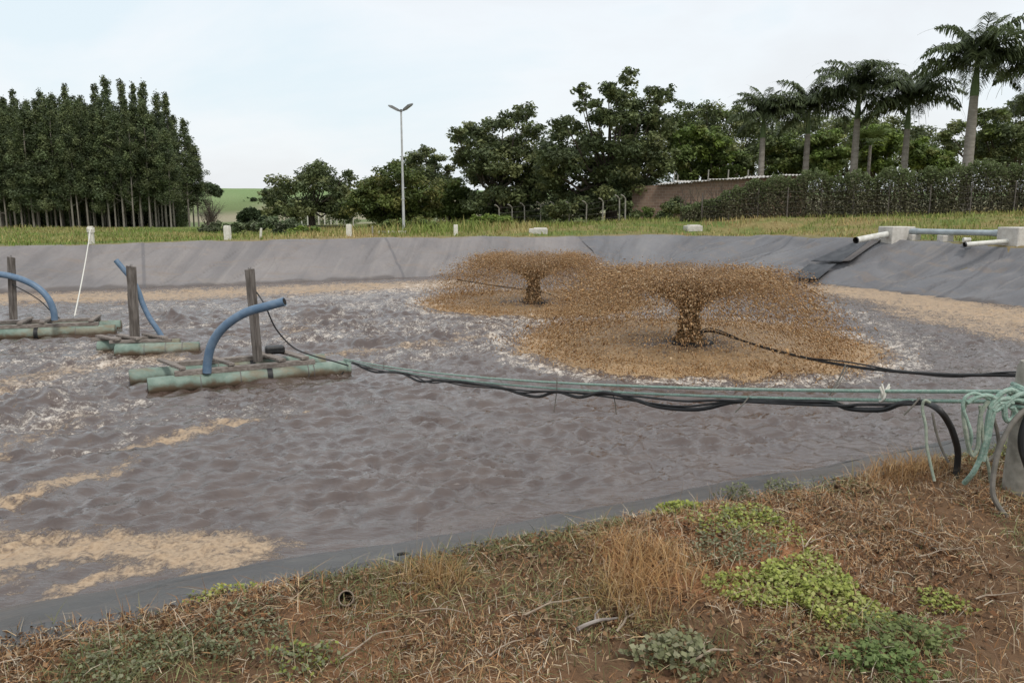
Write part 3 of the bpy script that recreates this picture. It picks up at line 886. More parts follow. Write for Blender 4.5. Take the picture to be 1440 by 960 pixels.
bo = bollard(128, 32.3, .72, .26, "white marker post on left bank with the white rope knotted round it")
bollard(320, 35, .62, .34, "white marker post in the gap between grove and lamp, left of all other lone posts")
bollard(491, 38.5, .58, .32, "white marker post just left of the lamp pole")
bollard(641, 40.5, .56, .30, "white marker post just right of the lamp pole")
bollard(366, 36.5, .45, .12, "thin leaning stake between two white marker posts", 'whitepost', .12, "thin stakes on the far bank")
bollard(524, 40, .48, .10, "thin grey stake beside the lamp's concrete pad", 'oldconc', 0, "thin stakes on the far bank")
bt = np.array(bo.location) + np.array([0, 0, .66])
rp = [bt + np.array([.05, -.1, 0])]
for k in range(1, 7):
    f = k / 7; rp.append(bt * (1 - f) + ROPE_LOW * f - np.array([0, 0, .10 * math.sin(f * math.pi)]))
rp.append(ROPE_LOW)
ro = tag(empty("mooring_rope", bt), "white mooring rope from left bank post down to left raft", "rope")
MB().tube([np.array(p) - bt for p in rp], .017, 8, True, 5).build("rope_line", M['whiterope'], ro, smooth=True)
kn = MB()
for k in range(4):
    th = np.linspace(0, 6.283, 14); kn.tube([np.array([.135 * math.cos(a), .135 * math.sin(a), -.12 + .045 * k + .02 * math.sin(2 * a)]) for a in th], .02, 6)
kn.tube([(.05, -.14, -.1), (.02, -.17, .0), (-.04, -.15, .02), (.06, -.17, -.2), (.09, -.18, -.5)], .02, 6, True, 5)
kn.build("rope_knot", M['whiterope'], ro, smooth=True)

# ------------------------------------------------------------------ lamp
q = atd(568, 327, 47); x, y = q[0], q[1]; z = gz1(x, y)
top = atd(563.5, 156, 47); Hh = top[2] - z
lamp = tag(empty("lamp_post", (x, y, z)), "tall grey lamp pole with two angled floodlights above far bank", "lamp post")
MB().tube([(0, 0, .1), (0, 0, Hh * .5), (0, 0, Hh)], [.085, .065, .05], 14).build("pole", M['galv'], lamp, smooth=True)
MB().tube([(0, 0, Hh * .28), (0, 0, Hh * .28 + .06)], .095, 12).build("collar", M['galv'], lamp)
MB().tube([(0, 0, Hh - .06), (0, 0, Hh + .08)], .08, 12).build("pole_cap", M['lampgrey'], lamp)
for sgn, rz, tl in ((-1, .35, .45), (1, -.5, .55)):
    Rm = Matrix.Rotation(-sgn * tl, 3, 'Y') @ Matrix.Rotation(rz, 3, 'Z')
    c = Vector((sgn * .38, -.05, Hh + .14 + .06 * (sgn > 0)))
    h = MB()
    V = []
    for (xx, ww, z0_, z1_) in ((-.34, .10, -.05, .03), (-.2, .17, -.06, .07), (.2, .19, -.06, .08), (.36, .15, -.05, .03)):
        for (a_, b_) in ((-ww, z0_), (ww, z0_), (ww * .8, z1_), (-ww * .8, z1_)): V.append(Rm @ Vector((xx * sgn, a_, b_)) + c)
    Fs = [[i * 4 + k, i * 4 + (k + 1) % 4, i * 4 + 4 + (k + 1) % 4, i * 4 + 4 + k] for i in range(3) for k in range(4)] + [[0, 1, 2, 3], [12, 13, 14, 15]]
    h.add(V, Fs); ho = h.build("floodlight", M['lampgrey'], lamp)
    MB().box(Rm @ Vector((.02 * sgn, 0, -.068)) + c, (.5, .3, .016), Rm, .004).build("lens", M['lampglass'], ho)
    MB().tube([(0, 0, Hh + .02), tuple(Rm @ Vector((-.3 * sgn, 0, -.01)) + c)], .03, 8).build("bracket", M['galv'], lamp)
q = atd(552, 328, 45.8); sl = MB().box((0, 0, 0), (1.7, 1.2, .22), None, .03).build("concrete_pad", M['concrete']); sl.location = (q[0], q[1], gz1(q[0], q[1]) + .05)
tag(sl, "low flat concrete pad at the foot of the lamp pole", "slab", "concrete slabs on the far bank")
for (px, py, d, L, lab) in ((757, 327, 43, 1.0, "short pale concrete slab on the bank behind the smaller fountain"), (974, 331, 45.5, .95, "pale concrete slab on the bank behind the larger fountain")):
    q = atd(px, py, d); s_ = MB().box((0, 0, 0), (L, .6, .34), None, .03).box((L * .1, .1, .19), (L * .7, .4, .06), None, .01).build("concrete_slab", M['concrete'])
    s_.location = (q[0], q[1], gz1(q[0], q[1]) + .10); s_.rotation_euler = (0, 0, random.uniform(-.2, .3)); tag(s_, lab, "slab", "concrete slabs on the far bank")

# ------------------------------------------------------------------ concrete blocks and pipes on the right bank
def block(px, d, size, rz, label):
    q = atd(px, 335, d); z = gz1(q[0], q[1])
    o = MB().box((0, 0, size[2] / 2 - .2), (size[0], size[1], size[2] + .4), None, .02).build("concrete_block", M['concrete'])
    o.location = (q[0], q[1], z); o.rotation_euler = (0, 0, rz)
    tag(o, label, "concrete block", "concrete anchor blocks on the right bank"); return o


tang = math.atan2(VX[1], VX[0])
bk1 = block(1260, 31.6, (1.05, .85, .52), PA - .2, "square concrete block holding the white outlet pipe")
bk2 = block(1448, 27.6, (1.9, .9, .62), PA - .2, "wide concrete block at the right picture edge with pipe entering")
v1, v2 = np.array(bk1.location), np.array(bk2.location)
pa, pb_ = v1 + np.array([.3, -.1, .34]), v2 + np.array([-.7, .1, .40])
pp = tag(empty("supply_pipe", pa), "long pale blue pipe running between the two concrete blocks", "pipe")
MB().tube([(0, 0, 0), pb_ - pa], .11, 14).build("pipe_run", M['pvcblue'], pp, smooth=True)
dd_ = unit(pb_ - pa); Lp = np.linalg.norm(pb_ - pa)
for f in (.12, .9):
    MB().tube([dd_ * (Lp * f - .09), dd_ * (Lp * f + .09)], .128, 14).build("pipe_socket", M['pvcblue'], pp, smooth=True)
for f, s_, lab in ((.42, .42, "small concrete pipe support midway under the pale blue pipe"), (.1, .34, "small concrete pipe support beside the square block")):
    c = pa + dd_ * Lp * f; zg = gz1(c[0], c[1]); hh = c[2] - .115 - zg
    o = MB().box((0, 0, hh / 2 - .1), (s_, s_, hh + .2), None, .02).build("pipe_support", M['concrete']); o.location = (c[0], c[1] - .02, zg); tag(o, lab, "pipe support", "pipe supports on the right bank")
c = pa + dd_ * Lp * .55; o = MB().tube([(-.12, -.3, 0), (.12, -.32, .0)], .09, 12).build("pipe_offcut", M['pvcwhite']); o.location = (c[0], c[1] - .25, gz1(c[0], c[1] - .5) + .1); tag(o, "short white pipe offcut lying under the pale blue pipe", "pipe")


def outlet(name, p, q, r, label):
    p, q = np.array(p), np.array(q); d = unit(q - p)
    e_ = tag(empty(name, p), label, "pipe")
    w = MB(); n = 16
    w.tube([np.zeros(3), (q - p) * .5, q - p], r, n, False)
    pi_ = w.build("pipe_run", M['pvcwhite'], e_, smooth=True)
    MB().tube([(q - p) - d * .2, (q - p) - d * .001], r * .92, n, False).build("pipe_bore", M['hole_shade'], pi_, smooth=True)
    MB().tube([(q - p) - d * .3, (q - p) - d * .2], r * .91, n).build("bore_shade_plug", M['hole_shade'], pi_)  # plug painted as the shade deep in the bore
    MB().tube([(q - p) - d * .05, (q - p) + d * .004], r * 1.04, n, False).build("pipe_rim", M['blackplastic'], pi_, smooth=True)
    return e_


zb = gz1(v1[0] - .6, v1[1] - .4)
qe = atd(1203, 338, 30.6); outlet("outlet_pipe", v1 + np.array([-.35, -.2, .24]), (qe[0], qe[1], qe[2]), .125, "white outlet pipe with dark open end pointing left from square block")
qe = atd(1356, 344, 27.3); outlet("outlet_pipe", v2 + np.array([-.6, -.2, .16]), (qe[0], qe[1], qe[2]), .085, "thin white outlet pipe poking left from the wide block")


def flap(name, corners, label, mat='liner_black', n=14, amp=.05, seed=1, lift=.06):
    """sheet of loose membrane lying on the bank: corners tl,tr,br,bl in (x,y)"""
    tl, tr, br, bl = [np.array(c_, float)[:2] for c_ in corners]
    a_, b_ = np.meshgrid(np.linspace(0, 1, n), np.linspace(0, 1, n), indexing='ij')
    P = (tl * (1 - b_[..., None]) + tr * b_[..., None]) * (1 - a_[..., None]) + (bl * (1 - b_[..., None]) + br * b_[..., None]) * a_[..., None]
    X, Y = P[..., 0], P[..., 1]; sd = pond_sd(X, Y)
    Z = bank_z(X, Y, sd) + lift + .03 + amp * (fbm(b_ * 3.5 + seed, a_ * 1.2, seed + 200) - .3) + amp * 1.2 * np.abs(b_ - .5) * (1 - a_ * .3)
    o_ = np.array([X.mean(), Y.mean(), Z.mean()])
    V = np.stack([X, Y, Z], -1).reshape(-1, 3) - o_
    i, j = np.meshgrid(np.arange(n - 1), np.arange(n - 1), indexing='ij')
    Q = np.stack([i * n + j, (i + 1) * n + j, (i + 1) * n + j + 1, i * n + j + 1], -1).reshape(-1, 4)
    o = link(name, npmesh(name, V, Q), M[mat], None, True); o.location = o_
    s = o.modifiers.new("thick", 'SOLIDIFY'); s.thickness = .008
    return tag(o, label, "liner sheet")


def bank_pt(px, py):                  # point of the sight line on the bank
    d = ray(px, py); lo, hi = 10.0, 60.0
    for _ in range(40):
        m_ = (lo + hi) / 2; p = np.array([0, 0, EYE]) + d * m_
        sd_ = pond_sd(p[0], p[1]); zz = float(bank_z(np.array([p[0]]), np.array([p[1]]), np.array([sd_]))[0])
        if p[2] > zz: lo = m_
        else: hi = m_
    return p


flap("liner_sheet", [bank_pt(1200, 345), bank_pt(1222, 343), bank_pt(1184, 372), bank_pt(1140, 371)], "loose black liner sheet below the white outlet pipe", seed=3)
flap("liner_sheet", [bank_pt(1226, 342), bank_pt(1240, 341), bank_pt(1196, 371), bank_pt(1183, 372)], "narrow pale liner strip hanging beside the loose black sheet", 'liner', seed=5, lift=.08)
flap("liner_sheet", [bank_pt(1356, 348), bank_pt(1368, 347), bank_pt(1364, 356), bank_pt(1350, 354)], "small torn black liner scrap under the thin outlet pipe", seed=9, lift=.1)
flap("liner_sheet", [bank_pt(1138, 374), bank_pt(1176, 374), bank_pt(1150, 395), bank_pt(1112, 393)], "dark wet liner patch lowest on the right bank near the water", seed=12, lift=.03)

# ------------------------------------------------------------------ cables and ropes across the near water
POST = np.array([2.78, 4.18]); pz = gz1(*POST)
def sagline(A, B, sag, n=26):
    A, B = np.array(A), np.array(B); t_ = np.linspace(0, 1, n)[:, None]
    return A * (1 - t_) + B * t_ - np.array([0, 0, 1]) * sag * 4 * t_ * (1 - t_)


GB = np.array([POST[0] - .06, POST[1] - .02, .575])
A0 = RAFT_END + np.array([-.1, 0, -.04])
for k, (dz, sg, lab) in enumerate(((.028, .15, "upper of the two taut green ropes stretched to the concrete post"), (-.028, .17, "lower of the two taut green ropes stretched to the concrete post"))):
    L = sagline(A0 + np.array([0, 0, dz * .5]), GB + np.array([0, 0, dz]), sg)
    tag(MB().tube(L, .0115, 8).build("green_rope", M['greenrope'], None, L[0], True), lab, "rope", "taut green ropes")
GL = sagline(A0, GB, .16, 200)


def gpt(px):                          # green rope position seen at column px
    u = 720 + F * GL[:, 0] / (GL[:, 1] * math.cos(PITCH) - (GL[:, 2] - EYE) * math.sin(PITCH))
    return GL[np.argmin(np.abs(u - px))].copy()


def hung(offs, jit):
    out = []
    for (px, o_) in offs:
        g = gpt(px); g[2] -= o_; g[0] += random.uniform(-jit, jit) * .4; g[1] -= jit; out.append(g)
    return out


c1 = hung([(495, .02), (525, .10), (560, .03), (590, .12), (620, .06), (660, .06), (700, .06), (735, .12), (760, .13), (785, .06), (815, .10), (850, .035), (885, .08), (930, .14), (985, .14), (1030, .07), (1060, .05), (1110, .05), (1160, .045), (1200, .085), (1240, .085), (1270, .045), (1297, .03)], .02)
gE = gpt(1297)
arc = [atd(1318, 574, 4.36), atd(1334, 594, 4.36), atd(1343, 617, 4.37), atd(1347, 640, 4.4)]; arc.append(np.array([arc[-1][0], arc[-1][1], gz1(arc[-1][0], arc[-1][1]) - .03]))
cb = c1 + arc
tag(MB().tube(cb, [.017] * (len(c1)) + [.0185] * len(arc), 9, True, 6).build("power_cable", M['blackplastic'], None, cb[0], True), "thick black cable slung under the green ropes, bending down into the grass", "cable", "black cables to the rafts")
c2 = hung([(495, .0), (540, .06), (575, .02), (605, .11), (640, .04), (690, .055), (740, .07), (790, .05), (850, .05), (900, .05), (960, .07), (1010, .05), (1060, .055), (1120, .06), (1180, .06), (1210, .05), (1250, .045), (1290, .035)], .045)
tag(MB().tube(c2, .010, 8, True, 6).build("power_cable", M['blackplastic'], None, c2[0], True), "thin black cable running just above the thick one", "cable", "black cables to the rafts")
c3 = hung([(495, .03), (515, .06), (550, .05), (600, .05), (650, .09), (700, .08), (735, .10), (785, .055), (840, .07), (900, .10), (960, .12), (1030, .06), (1080, .05)], .03)
tag(MB().tube(c3, .009, 8, True, 6).build("power_cable", M['blackplastic'], None, c3[0], True), "thin black cable looped beneath, ending midway along the green ropes", "cable", "black cables to the rafts")
# tie strings and knots
for k, (px, dx, dn, up, lab) in enumerate(((540, .0, .02, .10, "short black tie end sticking up near the raft end of the cables"), (783, -.03, .28, .10, "dark string tail hanging at the middle of the cable bundle"), (860, .05, .24, .0, "dark string tail hanging right of the middle one"),
                                         (1052, -.10, .14, -.02, "dark string tail slanting down left under the green ropes"), (1168, .10, -.22, .0, "grey cord slanting up right above the green ropes"), (1285, -.09, .11, 0, "dark string tail nearest the concrete post"))):
    g = gpt(px); p = g + np.array([0, -.03, up]); q = g + np.array([dx, -.03, -dn])
    tag(MB().tube([p, (p + q) / 2 + np.array([.008, 0, .005]), q], .0055, 6, True, 4).build("tie_string", M['greyhose'], None, p, True), lab, "string", "tie strings on the cables")
g = gpt(1238)
kn = MB()
for k in range(4): kn.tube([(0, 0, -.03), (random.uniform(-.02, .03), -.02, .02), (random.uniform(-.03, .04), -.01, .06 + .02 * random.random())], .006, 6, True, 3)
kn.tube([(.012 * math.cos(a), .03 * math.sin(a), .045 * math.cos(a) * .8) for a in np.linspace(0, 6.28, 12)], .007, 6)
o = kn.build("rope_knot", M['whiterope'], None, (0, 0, 0), True); o.location = g; tag(o, "small white knot on the green ropes left of the post", "knot")

# cable from the larger fountain to the right
fa_ = FT[0][0]
cA = atd(1002, 466, fa_[1] - .25)
cp = [cA + np.array([-.35, .15, -.1]), cA, atd(1060, 484, 15.6), atd(1120, 500, 14.4), atd(1190, 514, 13.1), atd(1260, 522, 12.2), atd(1340, 527, 11.2), atd(1440, 528, 10.2), np.array([8.1, 8.4, -.35]), np.array([9.4, 6.9, .25])]
tag(MB().tube(cp, .026, 8, True, 7).build("power_cable", M['blackplastic'], None, cp[1], True), "black cable from the larger fountain crossing the water to the right", "cable", "black cables to the fountains")
cp2 = [p + np.array([0, -.02, .05 * math.sin(i * 1.9) + .02]) for i, p in enumerate(cp)]
tag(MB().tube(cp2, .013, 7, True, 7).build("power_cable", M['blackplastic'], None, cp2[1], True), "thin dark cord twisted along the larger fountain's cable", "cable", "black cables to the fountains")
p = atd(1192, 516, 13.0); q = atd(1163, 561, 12.6)
tag(MB().tube([p, (p + q) / 2 + np.array([.02, 0, -.03]), q], .012, 6, True, 4).build("tie_string", M['greyhose'], None, p, True), "long grey cord slanting from fountain cable down left to the water", "string")
p = atd(1002, 466, fa_[1] - .25); q = p + np.array([.0, 0, -.35]); tag(MB().tube([p, (p + q) / 2 + np.array([.03, 0, 0]), q], .012, 6, True, 3).build("tie_string", M['greyhose'], None, p, True), "short cord hanging from the cable beside the larger fountain's jet", "string")
fb_ = FT[1][0]; cp = [fb_ + np.array([-2.4, -.3, .75]), fb_ + np.array([-1.2, -.25, .55]), fb_ + np.array([.25, -.2, .35]), fb_ + np.array([1.0, -.5, .12]), fb_ + np.array([2.2, -1.2, .03])]
tag(MB().tube(cp, .02, 7, True, 6).build("power_cable", M['blackplastic'], None, cp[2], True), "black cable seen through the smaller fountain's spray", "cable", "black cables to the fountains")

# far bollard out to the right that the fountain cable is tied to, and the near concrete post with its coils
def concrete_post(x, y, label):
    z = gz1(x, y); r = .095
    prof = [(r * 1.06, -.25), (r * 1.05, .1), (r, .3), (r * .98, .55), (r * .95, .70), (r * .8, .735), (r * .3, .745)]
    o = MB().lathe(prof, 20, jit=.025).build("concrete_post", M['oldconc'], None, None, True); o.location = (x, y, z)
    return tag(o, label, "post", "concrete mooring posts on the near bank")


concrete_post(POST[0] + .08, POST[1], "weathered concrete post at right picture edge wound with green rope")
cc_ = np.array([POST[0] + .08, POST[1], 0])
coil = tag(empty("rope_coil", (cc_[0], cc_[1], pz)), "green rope wound round the concrete post with loops hanging down", "rope")
def loc(p): return np.array(p) - np.array([cc_[0], cc_[1], pz])
for k in range(6):
    z = .50 + .026 * k - pz; tl = random.uniform(-.02, .02)
    th = np.linspace(0, 6.4, 22); m = MB(); m.tube([(.118 * math.cos(a) + .004 * k, .118 * math.sin(a), z + tl * math.cos(a) + .01 * math.sin(3 * a + k)) for a in th], .0125, 8)
    m.build("rope_turn", M['greenrope' if k % 3 else 'oldrope'], coil, smooth=True)
D0 = 4.08
def pxl(pts, d=D0): return [loc(atd(u, v, d + (w[0] if w else 0))) for (u, v, *w) in pts]
strands = [
    ([(1440, 556, .05), (1422, 548), (1408, 553), (1398, 563), (1392, 572), (1400, 577), (1415, 566), (1430, 556), (1445, 552)], .014, 'greenrope'),
    ([(1442, 565), (1425, 562), (1412, 572), (1402, 562), (1390, 556), (1374, 558), (1360, 566)], .013, 'greenrope'),
    ([(1360, 563, .03), (1355, 575, .02), (1357, 600), (1362, 628), (1368, 640), (1375, 628), (1377, 602), (1380, 580), (1390, 563)], .0115, 'oldrope'),
    ([(1392, 561), (1372, 553), (1358, 558), (1354, 572), (1360, 590), (1366, 612), (1362, 636, .04)], .009, 'greenrope'),
    ([(1420, 560), (1405, 562), (1393, 575), (1388, 600), (1384, 625), (1378, 645), (1368, 665), (1356, 679, .06)], .014, 'greenrope'),
    ([(1425, 566), (1404, 568), (1396, 585), (1391, 612), (1385, 636), (1382, 648)], .013, 'greenrope'),
    ([(1378, 570), (1381, 600), (1384, 630), (1390, 655), (1393, 678, .03)], .0085, 'oldrope'),
    ([(1395, 580), (1402, 605), (1404, 625), (1398, 640), (1388, 648)], .0095, 'greyhose'),
    ([(1412, 567), (1414, 588), (1422, 591), (1428, 582), (1424, 572)], .015, 'greenrope'),
]
for pts, r, mt_ in strands:
    MB().tube(pxl(pts), r, 8, True, 6).build("rope_strand", M[mt_], coil, smooth=True)
m = MB()
P = pxl([(1308, 566, .15), (1300, 563, .15), (1297, 575, .15), (1302, 600, .12), (1303, 625, .1), (1308, 650, .08), (1314, 676, .05)])
o = MB().tube([p + np.array([cc_[0], cc_[1], pz]) for p in P], .0085, 8, True, 6).build("rope_tail", M['oldrope'], None, P[1] + np.array([cc_[0], cc_[1], pz]), True)
tag(o, "pale green rope end looped over the cable and dangling to the grass", "rope")
P = [atd(1311, 580, 4.34), atd(1316, 605, 4.32), atd(1324, 630, 4.3), atd(1334, 650, 4.28)]
tag(MB().tube(P, .007, 7, True, 5).build("tie_string", M['greyhose'], None, P[0], True), "dark string curving from black cable's bend to the ground", "string")
P = [atd(1450, 573, 4.0), atd(1437, 580, 3.98), atd(1420, 600, 3.96), atd(1406, 630, 3.94), atd(1398, 662, 3.92), atd(1396, 690, 3.9), atd(1402, 708, 3.88), atd(1416, 727, 3.85)]
tag(MB().tube(P, .0135, 9, True, 6).build("grey_hose", M['greyhose'], None, P[0], True), "grey hose arching from the post's ropes to the bare soil", "hose")
P = [atd(1470, 560, 4.0), atd(1448, 582, 3.99), atd(1438, 606, 3.98), atd(1437, 630, 3.97), atd(1446, 660, 3.95), atd(1452, 690, 3.92)]
tag(MB().tube(P, .018, 9, True, 6).build("black_hose", M['blackplastic'], None, P[0], True), "thick black hose loop at the right picture edge before the post", "hose")

# ------------------------------------------------------------------ leaf clouds and trees
def leafquads(P, S, up=.6, aspect=.5, droop=0.0, outward=None):
    n = len(P); nrm = rng.normal(size=(n, 3)); nrm[:, 2] = np.abs(nrm[:, 2]) + up
    if outward is not None: nrm += outward
    nrm = unit(nrm); a = rng.normal(size=(n, 3)); a[:, 2] -= droop
    a = unit(a - (a * nrm).sum(1, keepdims=True) * nrm); b = np.cross(nrm, a); S = S[:, None]
    V = np.stack([P - a * S, P + b * S * aspect - a * S * .1, P + a * S - nrm * S * .18, P - b * S * aspect - a * S * .1], 1).reshape(-1, 3)
    Q = np.arange(n * 4).reshape(n, 4)
    return V, Q


def leafcols(n, c0, var=.22, hue=.12):
    c = np.array(c0)[None] * rng.uniform(1 - var, 1 + var, (n, 1)); c = c * (1 + rng.uniform(-hue, hue, (n, 3)) * [1, .5, 1])
    return c


def cloud(centers, radii, n, flat=.6, size=(.10, .22), c0=(.06, .09, .03), up=.6, shell=.45, palette=None, clumpvar=.3):
    w = np.array(radii) ** 2.2; idx = rng.choice(len(radii), n, p=w / w.sum())
    d = unit(rng.normal(size=(n, 3))); rr = rng.random(n) ** shell
    rr *= 1 + .25 * rng.normal(size=n) * (rng.random(n) < .25)
    P = np.array(centers)[idx] + d * (rr * np.array(radii)[idx])[:, None] * [1, 1, flat]
    S = rng.uniform(*size, n)
    V, Q = leafquads(P, S, up, .55, 0, d * .6)
    cl = rng.uniform(1 - clumpvar, 1 + clumpvar, len(radii))
    pal = np.array(palette if palette else [c0]); pc = pal[rng.integers(0, len(pal), len(radii))]
    col = pc[idx] * cl[idx][:, None] * rng.uniform(.75, 1.25, (n, 1))
    return V, Q, np.repeat(col, 4, 0)


def limb(m, p, q, r0, r1, k=4, wob=.25):
    p, q = np.array(p, float), np.array(q, float); L = np.linalg.norm(q - p)
    pts = [p + (q - p) * f + (np.array([random.uniform(-1, 1), random.uniform(-1, 1), random.uniform(-.3, .6)]) * wob * L * .12 if 0 < f < 1 else 0) for f in np.linspace(0, 1, k)]
    m.tube(pts, list(np.linspace(r0, r1, k)), 7, True, 3)


LEAFN = 1.2


def pxtree(name, label, cat, base, D, clumps, c0, n, size=(.085, .20), deep=1.0, group=None, flat=.66, palette=None, trunk=.24, up=.6, copies=3):
    """base (px, py) at distance D, clumps (px, py, rpx) give the crown; each clump is repeated through the crown's depth"""
    s = D / F; b = atd(base[0], base[1], D); gzv = gz1(b[0], b[1]); b = np.array([b[0], b[1], gzv])
    root = tag(empty(name, b), label, cat, group)
    ce, ra = [], []
    xs = [c_[0] for c_ in clumps]; wpx = max(xs) - min(xs) + 30
    for (u, v, r) in clumps:
        for k in range(copies):
            off = (k - (copies - 1) / 2) / max(1, copies - 1) * 2
            p = atd(u + (random.uniform(-r, r) * .5 if off else 0), v + (random.uniform(-.2, .7) * r if off else 0), D)
            dep = off * deep * wpx * s * .32 * random.uniform(.6, 1.15)
            ce.append(p - b + np.array([p[0] / D * dep, dep, 0])); ra.append(r * s * random.uniform(.95, 1.22))
    ce_m, ra_m = [], []
    for c_, r_ in zip(ce, ra):           # break each clump into smaller tufts
        for k in range(8):
            d = unit(rng.normal(size=3)) * r_ * random.uniform(.35, .95); d[2] *= .6
            ce_m.append(c_ + d); ra_m.append(r_ * random.uniform(.34, .68))
    V, Q, col = cloud(ce_m, ra_m, int(n * LEAFN), flat, size, c0, up, .42, palette)
    ok = V.reshape(-1, 4, 3)[:, 0, 2] > .15
    V = V.reshape(-1, 4, 3)[ok].reshape(-1, 3); col = col.reshape(-1, 4, 3)[ok].reshape(-1, 3)
    link("crown", npmesh("crown", V, np.arange(len(V)).reshape(-1, 4), col), M['leaf'], root)
    m = MB(); H0 = max(c_[2] for c_ in ce); fork = np.array([random.uniform(-.3, .3), random.uniform(-.3, .3), H0 * .3])
    limb(m, (0, 0, -.3), fork, trunk * 1.25, trunk * .85, 4, .1)
    for c_, r_ in list(zip(ce, ra))[::2]:
        mid = fork + (c_ - fork) * .5 + np.array([0, 0, -.1 * H0]); limb(m, fork, mid, trunk * .42, trunk * .24, 3); limb(m, mid, c_, trunk * .24, .02, 3)
    m.build("trunk", M['bark'], root, smooth=True)
    return root


DK = [(.118, .146, .062), (.145, .172, .072), (.094, .118, .055), (.188, .205, .086)]
MD = [(.140, .188, .054), (.165, .208, .062), (.118, .160, .050), (.205, .225, .072)]
LT = [(.19, .255, .055), (.225, .285, .07), (.15, .215, .05)]

pxtree("broadleaf_tree", "dark spreading tree with rounded crown right of the distant hill", "tree", (440, 322), 72,
       [(385, 280, 17), (405, 262, 18), (430, 248, 20), (445, 238, 15), (462, 250, 18), (482, 262, 16), (400, 295, 18), (430, 285, 22), (460, 285, 22), (485, 290, 18), (378, 298, 10), (375, 270, 8), (490, 245, 8)], None, 17000, palette=DK, trunk=.3)
pxtree("broadleaf_tree", "yellow-green round tree directly behind the lamp pole", "tree", (560, 322), 66,
       [(520, 262, 20), (540, 245, 18), (560, 238, 16), (580, 252, 20), (600, 272, 20), (515, 285, 20), (545, 275, 26), (575, 285, 24), (605, 292, 18), (530, 300, 18), (565, 302, 20), (505, 275, 12)], None, 19000,
       palette=[(.125, .152, .042), (.10, .13, .037), (.165, .165, .052), (.085, .115, .035)], trunk=.28)
pxtree("broadleaf_tree", "dark tree peeking over the yellow-green round tree behind the lamp", "tree", (600, 318), 80,
       [(560, 232, 12), (585, 222, 13), (598, 214, 9), (612, 228, 13), (600, 245, 18), (625, 250, 14), (632, 238, 7)], None, 9000, palette=DK, trunk=.26)
pxtree("broadleaf_tree", "mid green leafy tree between the lamp and the dark tall trees", "tree", (634, 320), 70,
       [(620, 268, 14), (640, 258, 14), (632, 285, 18), (655, 278, 16), (648, 298, 16), (615, 298, 12)], None, 9000, palette=MD)
pxtree("broadleaf_tree", "tall dark tree left of the tallest one, ragged crown top", "tree", (705, 318), 66,
       [(645, 192, 12), (660, 182, 14), (685, 178, 16), (708, 172, 15), (735, 158, 13), (745, 152, 8), (660, 210, 18), (690, 208, 24), (722, 200, 22), (745, 185, 16), (755, 215, 20), (670, 240, 20), (705, 240, 26), (735, 245, 24), (690, 272, 24), (725, 280, 24), (755, 268, 22), (665, 285, 14), (745, 298, 16), (700, 300, 18)], None, 30000, palette=DK, trunk=.38, copies=3)
pxtree("broadleaf_tree", "tallest dark layered tree in the middle of the tree line", "tree", (860, 316), 60,
       [(822, 136, 11), (838, 146, 11), (858, 128, 12), (882, 114, 12), (872, 140, 14), (895, 150, 16), (918, 140, 13), (938, 132, 10), (850, 165, 16), (880, 175, 22), (915, 168, 20), (935, 178, 13), (790, 185, 18), (815, 178, 12), (835, 195, 22), (870, 205, 24), (905, 205, 22), (775, 210, 20), (800, 225, 24), (845, 235, 26), (885, 240, 24), (920, 230, 18), (940, 225, 14), (780, 255, 22), (820, 265, 26), (865, 268, 24), (900, 260, 18), (785, 290, 18), (830, 295, 20), (870, 290, 16), (770, 232, 16)], None, 42000, palette=DK + [(.075, .098, .04)], trunk=.42, copies=3)
pxtree("broadleaf_tree", "wide dark tree behind the brick wall, flat grey-green crown", "tree", (1000, 305), 78,
       [(950, 175, 16), (968, 160, 15), (990, 155, 15), (1012, 160, 16), (1035, 155, 12), (975, 180, 18), (1005, 182, 20), (1040, 178, 18), (1065, 180, 16), (1050, 205, 20), (1020, 210, 20), (1085, 200, 18), (1105, 190, 14)], None, 17000, palette=DK + MD[:1], trunk=.34)
pxtree("broadleaf_tree", "bright yellow-green tree just behind the brick wall's left half", "tree", (990, 300), 62,
       [(955, 195, 15), (975, 187, 15), (1000, 190, 15), (1018, 198, 12), (965, 215, 18), (995, 215, 20), (1020, 218, 13), (975, 238, 18), (1005, 240, 18), (950, 232, 12), (1030, 238, 10)], None, 15000, palette=LT + MD, trunk=.2)
pxtree("broadleaf_tree", "leafy green tree between the two leftmost palm trunks", "tree", (1090, 300), 64,
       [(1080, 205, 15), (1100, 195, 16), (1115, 212, 15), (1090, 225, 18), (1110, 235, 16), (1045, 225, 14), (1050, 240, 12)], None, 10000, palette=MD + DK[:1], trunk=.2)
pxtree("broadleaf_tree", "bushy green tree between the second and third palm trunks", "tree", (1160, 300), 62,
       [(1145, 200, 15), (1165, 192, 16), (1155, 215, 18), (1178, 215, 15), (1160, 232, 18), (1140, 228, 12)], None, 10000, palette=MD + LT[2:], trunk=.2)
pxtree("broadleaf_tree", "light green bushy tree between the third and fourth palm trunks", "tree", (1235, 300), 64,
       [(1215, 195, 15), (1238, 185, 16), (1230, 210, 18), (1252, 205, 14), (1222, 228, 16), (1245, 230, 14), (1205, 175, 10)], None, 10000, palette=LT + MD[:2], trunk=.2)
pxtree("broadleaf_tree", "pale green shrubby tree between the fourth palm and the tallest palm", "tree", (1310, 296), 62,
       [(1290, 205, 14), (1305, 215, 15), (1328, 222, 14), (1285, 225, 14), (1310, 235, 16), (1335, 235, 12)], None, 8000, palette=LT + MD, trunk=.18)
